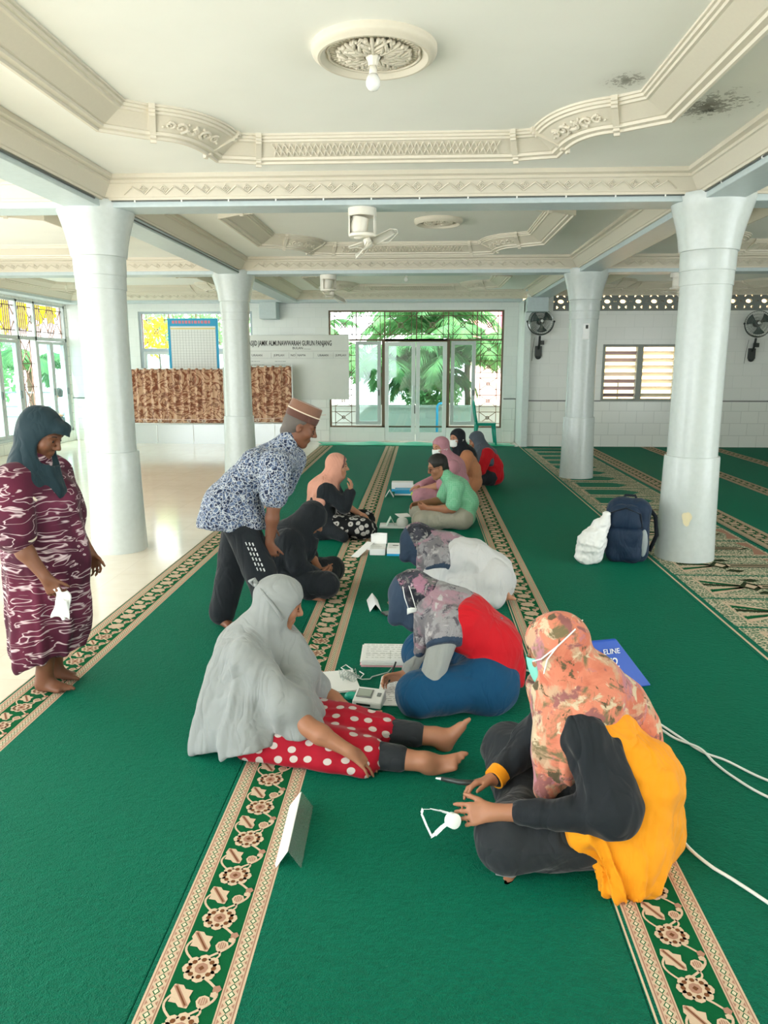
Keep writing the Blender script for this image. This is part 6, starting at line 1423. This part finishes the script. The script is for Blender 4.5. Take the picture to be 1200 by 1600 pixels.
def sheet_stack(name, label, cat, x0, x1, y0, y1, n, rz=0, mats=None, lines=0, th=.0022):
    root = thing(name, label, cat, ((x0+x1)/2, (y0+y1)/2, Z), rz); w, h = (x1-x0)/2, (y1-y0)/2; rr = random.Random(int(abs(x0)*1000))
    for i in range(n):
        dx, dy = rr.uniform(-.006, .006), rr.uniform(-.006, .006); MB().box((dx, dy, th*(i+.5)), (2*w, 2*h, th*.9)).build('sheet', (mats or [M_PAPER])[min(i, len(mats or [1])-1)], root)
    if lines:
        mb = MB(); zt = th*n+.0004
        for i in range(lines):
            y = h*.86-1.72*h*i/lines; x = -w*.86
            while x < w*.75: q = rr.uniform(.008, .035); mb.box((x+q/2, y, zt), (q, .0035, .0004)); x += q+rr.uniform(.004, .02)
        mb.bx(-w*.88, w*.88, -h*.2, -h*.19, zt, zt+.0004).bx(-w*.1, -w*.09, -h*.8, h*.2, zt, zt+.0004); mb.build('printed_lines', M_GINK, root)
    return root
sheet_stack('paper_stack', 'thick stack of white forms on a pink folder, above the writing hand', 'papers', -.325, .03, 3.84, 4.09, 7, .02, [M_PINKP, M_PINKP, M_PAPER], 7, .005)
sheet_stack('form_sheets', 'printed form sheets under the hands of the person in the red vest', 'papers', -.205, -.01, 3.36, 3.70, 4, -.03, None, 14)
sheet_stack('paper_sheets', 'plain white sheets between the grey headscarf and the blood pressure monitor', 'papers', -.53, -.33, 3.50, 3.76, 3, .25)
sheet_stack('note_papers', 'white and pink papers beside the phone in front of the white gowned person', 'papers', -.20, -.02, 4.80, 5.0, 3, .3, [M_PAPER, M_PINKP, M_PAPER])
sheet_stack('leaflets', 'loose white leaflets right of the small white cartons', 'papers', -.16, -.03, 6.28, 6.50, 3, -.5)
sheet_stack('small_papers', 'small white papers on the carpet in front of the boy', 'papers', -.26, -.12, 7.9, 8.1, 2, .3)
ph = thing('phone', 'dark smartphone lying on the carpet next to the white tent card', 'phone', (-.175, 4.735, Z), -1.05); MB().box((0, 0, .006), (.075, .155, .010)).build('phone_body', M_BLKP, ph, bevel=.003); MB().box((0, 0, .0115), (.068, .145, .001)).build('phone_screen', flat('grey_screen', '#59615f', .2), ph)
# blood pressure monitor
bp = thing('blood_pressure_monitor', 'white blood pressure monitor with a grey display beside the form sheets', 'monitor', (-.245, 3.385, Z), -.22)
mb = MB(); mb.add([(-.075, -.05, 0), (.075, -.05, 0), (.075, .055, 0), (-.075, .055, 0), (-.072, -.047, .030), (.072, -.047, .030), (.072, .052, .062), (-.072, .052, .062)], [(3, 2, 1, 0), (4, 5, 6, 7), (0, 1, 5, 4), (1, 2, 6, 5), (2, 3, 7, 6), (3, 0, 4, 7)]); mb.build('case', M_WHITEP, bp, bevel=.006)
sl = Matrix.Rotation(math.atan2(.032, .099), 3, 'X')
MB().box((-.022, .006, .050), (.078, .058, .004), 0, sl).build('display_rim', flat('grey_rim', '#8b908e', .4), bp); MB().box((-.022, .006, .0525), (.066, .046, .003), 0, sl).build('display', flat('lcd_grey', '#aab3a8', .25), bp)
MB().box((.05, .006, .0505), (.020, .024, .004), 0, sl).build('button', flat('grey_button', '#7c8280', .4), bp, bevel=.002); MB().bx(-.05, .02, -.052, -.049, .010, .020).build('port_slot', M_BLKP, bp)
tag(MB().tube([(-.33, 3.67, Z+.01), (-.30, 3.655, Z+.006), (-.26, 3.66, Z+.006), (-.25, 3.69, Z+.006), (-.21, 3.72, Z+.006), (-.17, 3.75, Z+.006), (-.15, 3.80, Z+.01)], .0035, 6).build('air_tube', flat('pale_grey_tube', '#cfdad4', .5), smooth=True), 'thin pale tube curling from the netted pouch to the paper stack', 'tube')
nt = thing('net_pouch', 'crumpled grey netted pouch with white loops on the plain sheets', 'pouch', (-.37, 3.67, Z+.008), .3); mb = MB()
for i in range(8):
    mb.tube([(-.045+.0125*i, -.055+.11*j/6, .012+.016*math.sin(j*1.3+i)) for j in range(7)], .0015, 4); mb.tube([(-.045+.09*j/6, -.055+.0157*i, .012+.016*math.sin(j*1.3+i*.8)) for j in range(7)], .0015, 4)
mb.build('netting', flat('grey_net', '#a9b4ae', .7), nt)
MB().tube([(.03, .05, .02), (.0, .09, .035), (-.03, .07, .03), (-.01, .04, .02)], .003, 5).tube([(.05, -.05, .015), (.075, -.02, .02), (.06, .02, .02)], .003, 5).build('loop', M_STRAP, nt)
gi = thing('green_pump_bulb', 'small green squeeze bulb half hidden behind the grey sleeve', 'bulb', (-.335, 3.42, Z)); MB().ball((0, 0, .022), (.035, .024, .022), 14).build('bulb_body', flat('teal_rubber', '#17a98f', .4), gi, smooth=True); MB().tube([(.03, 0, .02), (.05, 0, .02)], .008, 8).build('valve', M_WHITEP, gi)
pn = thing('pen', 'dark pen held upright over the forms in the writing hand', 'pen', (0, 0, 0)); MB().tube([(-.155, 3.545, .055), (-.120, 3.57, .155)], .0045, 8).build('barrel', M_BLKP, pn); MB().tube([(-.158, 3.543, .046), (-.155, 3.545, .055)], [.0015, .004], 8).build('tip', M_METAL, pn)
# cartons
def carton(x, y, w, d, h, rz, label, mats, flap=0, name='carton', lines=True):
    root = thing(name, label, 'box', (x, y, Z), rz, 'small medical cartons'); MB().bx(-w/2, w/2, -d/2, d/2, 0, h).build('box', mats[0], root, bevel=.002)
    if len(mats) > 1: MB().bx(-w/2-.001, w/2+.001, -d/2-.001, d/2+.001, .001, h*.3).build('colour_band', mats[1], root)
    if flap: MB().prism([(-w/2, d/2, h), (w/2, d/2, h), (w/2, d/2+.03, h+flap), (-w/2, d/2+.03, h+flap)], (0, .0015, .0005)).build('flap', mats[0], root)
    if lines:
        mb = MB()
        for i in range(4): mb.bx(-w*.38, w*(.1+.08*(i % 3)), -d*.3+d*.16*i, -d*.28+d*.16*i, h, h+.0005)
        mb.build('printed_lines', M_GINK, root)
    return root
carton(-.375, 6.36, .135, .20, .055, 0, 'open white carton with a raised flap, left of its pair', [M_CARD], .07)
c2 = carton(-.225, 6.35, .135, .22, .065, 0, 'white carton with a blue bottom edge, right of the open one', [M_CARD, M_CYAN]); MB().bx(-.02, .03, .0, .02, .065, .067).build('dark_slot', M_BLKP, c2)
rl = thing('paper_roll', 'curled white sheet standing behind the open white carton', 'paper', (-.385, 6.62, Z)); MB().grid(lambda u, v: (-.07+.15*u, .03*math.sin(PI*1.4*u), .004+.10*v+.02*u), 10, 4).build('curled_sheet', M_PAPER, rl, smooth=True, solid=.002)
lf = thing('leaning_leaflet', 'white leaflet leaning at a slant left of the open white carton', 'leaflet', (-.50, 6.33, Z), -.35); MB().prism([(-.05, -.16, 0), (.02, -.16, .0), (.05, .12, .075), (-.02, .12, .075)], (0, -.002, .002)).build('card', M_PAPER, lf); MB().prism([(-.02, .12, .0), (.05, .12, .0), (.05, .122, .075), (-.02, .122, .075)], (0, .002, 0)).build('support', M_PAPER, lf)
tr_ = thing('tray', 'low white tray carrying a tent card and a white dome', 'tray', (-.275, 7.44, Z)); mb = MB(); mb.bx(-.145, .145, -.10, .10, 0, .006)
tr_ and mb.bx(-.145, .145, -.10, -.094, .006, .016).bx(-.145, .145, .094, .10, .006, .016).bx(-.145, -.139, -.1, .1, .006, .016).bx(.139, .145, -.1, .1, .006, .016); mb.build('tray_body', M_WHITEP, tr_, bevel=.002)
for o in bpy.data.objects:
    if o.name.startswith('tent_card') and o.get('label', '').startswith('small pale green'): o.location.z = Z+.007
dm = thing('white_dome', 'white rounded container on the tray beside the pale green card', 'container', (-.19, 7.45, Z+.007)); MB().lathe([(.06, 0), (.062, .03), (.058, .055), (.045, .075), (.02, .084), (.004, .086)], 24).build('cover', M_WHITEP, dm, smooth=True)
carton(-.225, 9.35, .22, .18, .07, 0, 'bright blue carton at the bottom of the far pair', [M_CYAN, M_CARD], name='carton', lines=False)
c4 = carton(-.245, 9.62, .28, .16, .12, 0, 'long white carton with a blue front behind the far blue carton', [M_CARD, M_CYAN], lines=False)
carton(.0, 9.16, .20, .12, .15, -.1, 'pale cream upright carton right of the far blue carton', [flat('cream_carton', '#efe9df', .6)], lines=False)
lb = thing('lemon_ball', 'yellow green rubber ball touching the far blue carton', 'ball', (-.10, 9.20, Z)); MB().ball((0, 0, .032), .032, 14).build('ball_body', flat('lime_rubber', '#b5c94a', .5), lb, smooth=True)
# tape measure and meter in the hands of the person in orange
M_TAPE = flat('white_tape', '#eceeed', .5)
tp = thing('tape_measure', 'white tape measure hanging in a loop from the hand of the person in orange', 'tape measure', (0, 0, 0))
tcx, tcy, tcz = .112, 2.150, .212
MB().lathe([(.020, -.014), (.024, -.012), (.024, .012), (.020, .014)], 20, (tcx, tcy, tcz), M=Matrix.Rotation(1.2, 3, 'X') @ Matrix.Rotation(.5, 3, 'Y')).build('case', M_WHITEP, tp, smooth=40)
tpts = [(.095, 2.150, .202), (.078, 2.17, .172), (.058, 2.20, .128), (.046, 2.21, .112), (.030, 2.225, .138), (.012, 2.25, .168), (.016, 2.25, .184), (.045, 2.23, .198), (.075, 2.20, .212), (.105, 2.165, .226)]
mb = MB()
for a, b_ in zip(tpts, tpts[1:]): mb.bar(a, b_, .0012, .016, up=(.4, -.75, .5))
mb.build('tape', M_TAPE, tp)
gm = thing('lancet_pen', 'slim dark lancing pen pointed at the foot by the person in orange', 'pen', (0, 0, 0)); MB().tube([(.215, 2.425, .180), (.150, 2.44, .172), (.085, 2.47, .166)], [.011, .010, .008], 10).build('pen_body', M_BLKP, gm, smooth=True); MB().tube([(.085, 2.47, .166), (.065, 2.478, .163)], [.007, .004], 10).build('pen_tip', M_METAL, gm)
# backpack, bags
def corner_block(F, c, w, d, z0, z1, r, rz, k=.05, top=1.0):
    cs, sn = math.cos(rz), math.sin(rz); P = lambda x, y, z: (c[0]+x*cs-y*sn, c[1]+x*sn+y*cs, c[2]+z)
    for sx in (-1, 1):
        for sy in (-1, 1): F.cap(P(sx*(w/2-r), sy*(d/2-r), z0+r), P(sx*(w/2-r)*top, sy*(d/2-r)*top, z1-r), r, r, k)
    F.cap(P(-(w/2-r)*.6, 0, z0+r), P((w/2-r)*.6*top, 0, z1-r), min(d/2, r*1.4), None, k); F.cap(P((w/2-r)*.6, 0, z0+r), P(-(w/2-r)*.6*top, 0, z1-r), min(d/2, r*1.4), None, k)
    return P
M_NAVYB = m_cloth('navy_nylon', '#1f344d', '#16273c', .6, 300, .1, .2); M_DARKN = m_cloth('dark_navy_webbing', '#161f2b', '#10171f', .6)
bpk = thing('backpack', 'dark navy backpack leaning against the nearest right pillar', 'backpack', (1.76, 6.26, CT)); bb = V(1.76, 6.26, CT); rz = -.32
F = Field(.008); P = corner_block(F, (1.76, 6.26, CT), .34, .22, 0, .50, .075, rz); F.mesh('main_bag', M_NAVYB, bpk, bb, creases(.005, 2.0, 3), 2)
F = Field(.008); corner_block(F, P(-.02, -.105, 0), .27, .14, .015, .29, .05, rz); F.mesh('front_pocket', M_NAVYB, bpk, bb, creases(.004, 2, 5), 2)
F = Field(.008); corner_block(F, P(-.02, -.085, 0), .26, .14, .28, .46, .05, rz, .05, .8); F.mesh('upper_pocket', M_NAVYB, bpk, bb, creases(.004, 2, 6), 2)
L_ = lambda *a: tuple(V(*P(*a))-bb)
MB().tube([L_(-.06, .02, .50), L_(-.04, .03, .545), L_(.04, .03, .545), L_(.06, .02, .50)], .012, 8).build('top_handle', M_DARKN, bpk, smooth=True)
for s in (-1, 1): MB().tube([L_(s*.10+.03, .10, .46), L_(s*.11+.10, .13, .36), L_(s*.11+.12, .12, .2), L_(s*.12+.06, .09, .06)], .018, 8).build('shoulder_strap', M_DARKN, bpk, smooth=True)
mb = MB(); mb.tube([L_(-.155, -.12, .30), L_(-.14, -.15, .42), L_(-.02, -.165, .47), L_(.10, -.14, .42), L_(.115, -.12, .30)], .006, 6); mb.build('zip', M_DARKN, bpk, smooth=True)
F = Field(.008); F.ell(P(.135, -.10, .17), (.035, .02, .12), None, .01); F.mesh('side_pocket', flat('grey_mesh_pocket', '#9aa3a6', .6), bpk, bb)
F = Field(.007); F.chain([(1.37, 6.10, .07), (1.42, 6.12, .18), (1.50, 6.14, .31)], [.075, .095, .065], .06); F.cap((1.44, 6.10, .07), (1.46, 6.12, .2), .07, .07, .06); F.cap((1.50, 6.14, .32), (1.545, 6.15, .40), .05, .035, .04); F.cut((0, 0, CT+.003), (0, 0, 1))
M_PLB = flat('white_plastic_film', '#f3f4f2', .3)
plb = thing('plastic_bag', 'white plastic carrier bag slumped against the navy backpack', 'bag', (1.42, 6.12, CT)); F.mesh('bag_body', M_PLB, plb, (1.42, 6.12, CT), addf(creases(.012, 2.6, 5), creases(.006, 6, 8)), 0); MB().tube([(.115, .03, .38), (.15, .03, .42), (.155, .03, .34), (.13, .02, .30)], .008, 6).build('bag_handle', M_PLB, plb, smooth=True)
bb_ = thing('blue_bag', 'royal blue folded bag with white letters on the carpet behind the person in orange', 'bag', (1.06, 3.70, Z), .28); M_RB = flat('royal_blue_film', '#1d52b8', .4)
MB().add([(-.17, -.09, 0), (.13, -.075, 0), (.13, .075, 0), (-.17, .09, 0), (-.17, .04, .225), (-.02, .045, .225), (-.02, .062, .225), (-.17, .06, .225)], [(3, 2, 1, 0), (4, 5, 6, 7), (0, 1, 5, 4), (1, 2, 6, 5), (2, 3, 7, 6), (3, 0, 4, 7)]).build('bag_body', M_RB, bb_, bevel=.008)
tlt = math.atan2(.225, .127)
for s_, sz, zz in (('ELINE', .038, .165), ('T2', .07, .105)):
    text_mesh(s_, sz, (-.115, -.09+zz*.127/.225*1.0+.0-.004, zz), (tlt, 0, .0), M_WHITEP, 'printed_letters', bb_)
# white extension cords
M_CORD = flat('white_cord', '#e9ece8', .5)
def cordline(pts, n=10):
    out = []; P = [Vector(p) for p in pts]
    for i in range(len(P)-1):
        p0, p1, p2, p3 = P[max(i-1, 0)], P[i], P[i+1], P[min(i+2, len(P)-1)]
        for k in range(n):
            t_ = k/n; out.append(.5*((2*p1)+(p2-p0)*t_+(2*p0-5*p1+4*p2-p3)*t_*t_+(3*p1-p0-3*p2+p3)*t_**3))
    return out+[P[-1]]
zc = CT+.0055
tag(MB().tube(cordline([(.55, 3.84, zc), (.64, 3.77, zc), (.80, 3.55, zc), (.97, 3.36, zc), (1.09, 3.27, zc), (1.16, 3.12, zc), (1.215, 2.99, zc), (1.29, 2.92, zc), (1.39, 2.78, zc), (1.55, 2.66, zc), (1.9, 2.5, zc)]), .0055, 8).build('extension_cord', M_CORD, smooth=True), 'white cord running from behind the red vest to the right edge, upper of two', 'cord')
tag(MB().tube(cordline([(.93, 3.30, zc), (1.08, 3.21, zc), (1.14, 3.10, zc), (1.21, 3.005, zc+.008), (1.235, 2.90, zc), (1.27, 2.79, zc), (1.34, 2.66, zc), (1.5, 2.5, zc), (1.9, 2.3, zc)]), .0055, 8).build('extension_cord', M_CORD, smooth=True), 'white cord crossing its neighbour on the carpet, the lower of the two together', 'cord')
tag(MB().tube(cordline([(.99, 2.86, zc), (.975, 2.7, zc), (.945, 2.58, zc), (.925, 2.46, zc), (.93, 2.34, zc), (.97, 2.24, zc), (1.02, 2.17, zc), (1.09, 2.06, zc), (1.2, 1.86, zc), (1.35, 1.7, zc)]), .0058, 8).build('extension_cord', M_CORD, smooth=True), 'single white cord curving past the orange shirt to the lower right', 'cord')
# crumpled bag held by the standing woman
hb = thing('paper_pouch', 'crumpled white paper pouch held by the standing woman in maroon', 'pouch', (-1.672, 3.225, .555), -.25)
def pf(u, v): return (-.035+.075*u+.012*math.sin(5*v), .010*math.sin(7*u+4*v)+.006*math.sin(11*v), .065-.135*v+.008*math.sin(6*u))
MB().grid(pf, 10, 14).build('folded_sheet', M_PAPER, hb, smooth=True, solid=.010)
MB().grid(lambda u, v: (.0+.05*u, -.012+.008*math.sin(6*u+3*v), .04-.09*v-.02*u), 6, 8).build('outer_flap', M_PAPER, hb, smooth=True, solid=.003)
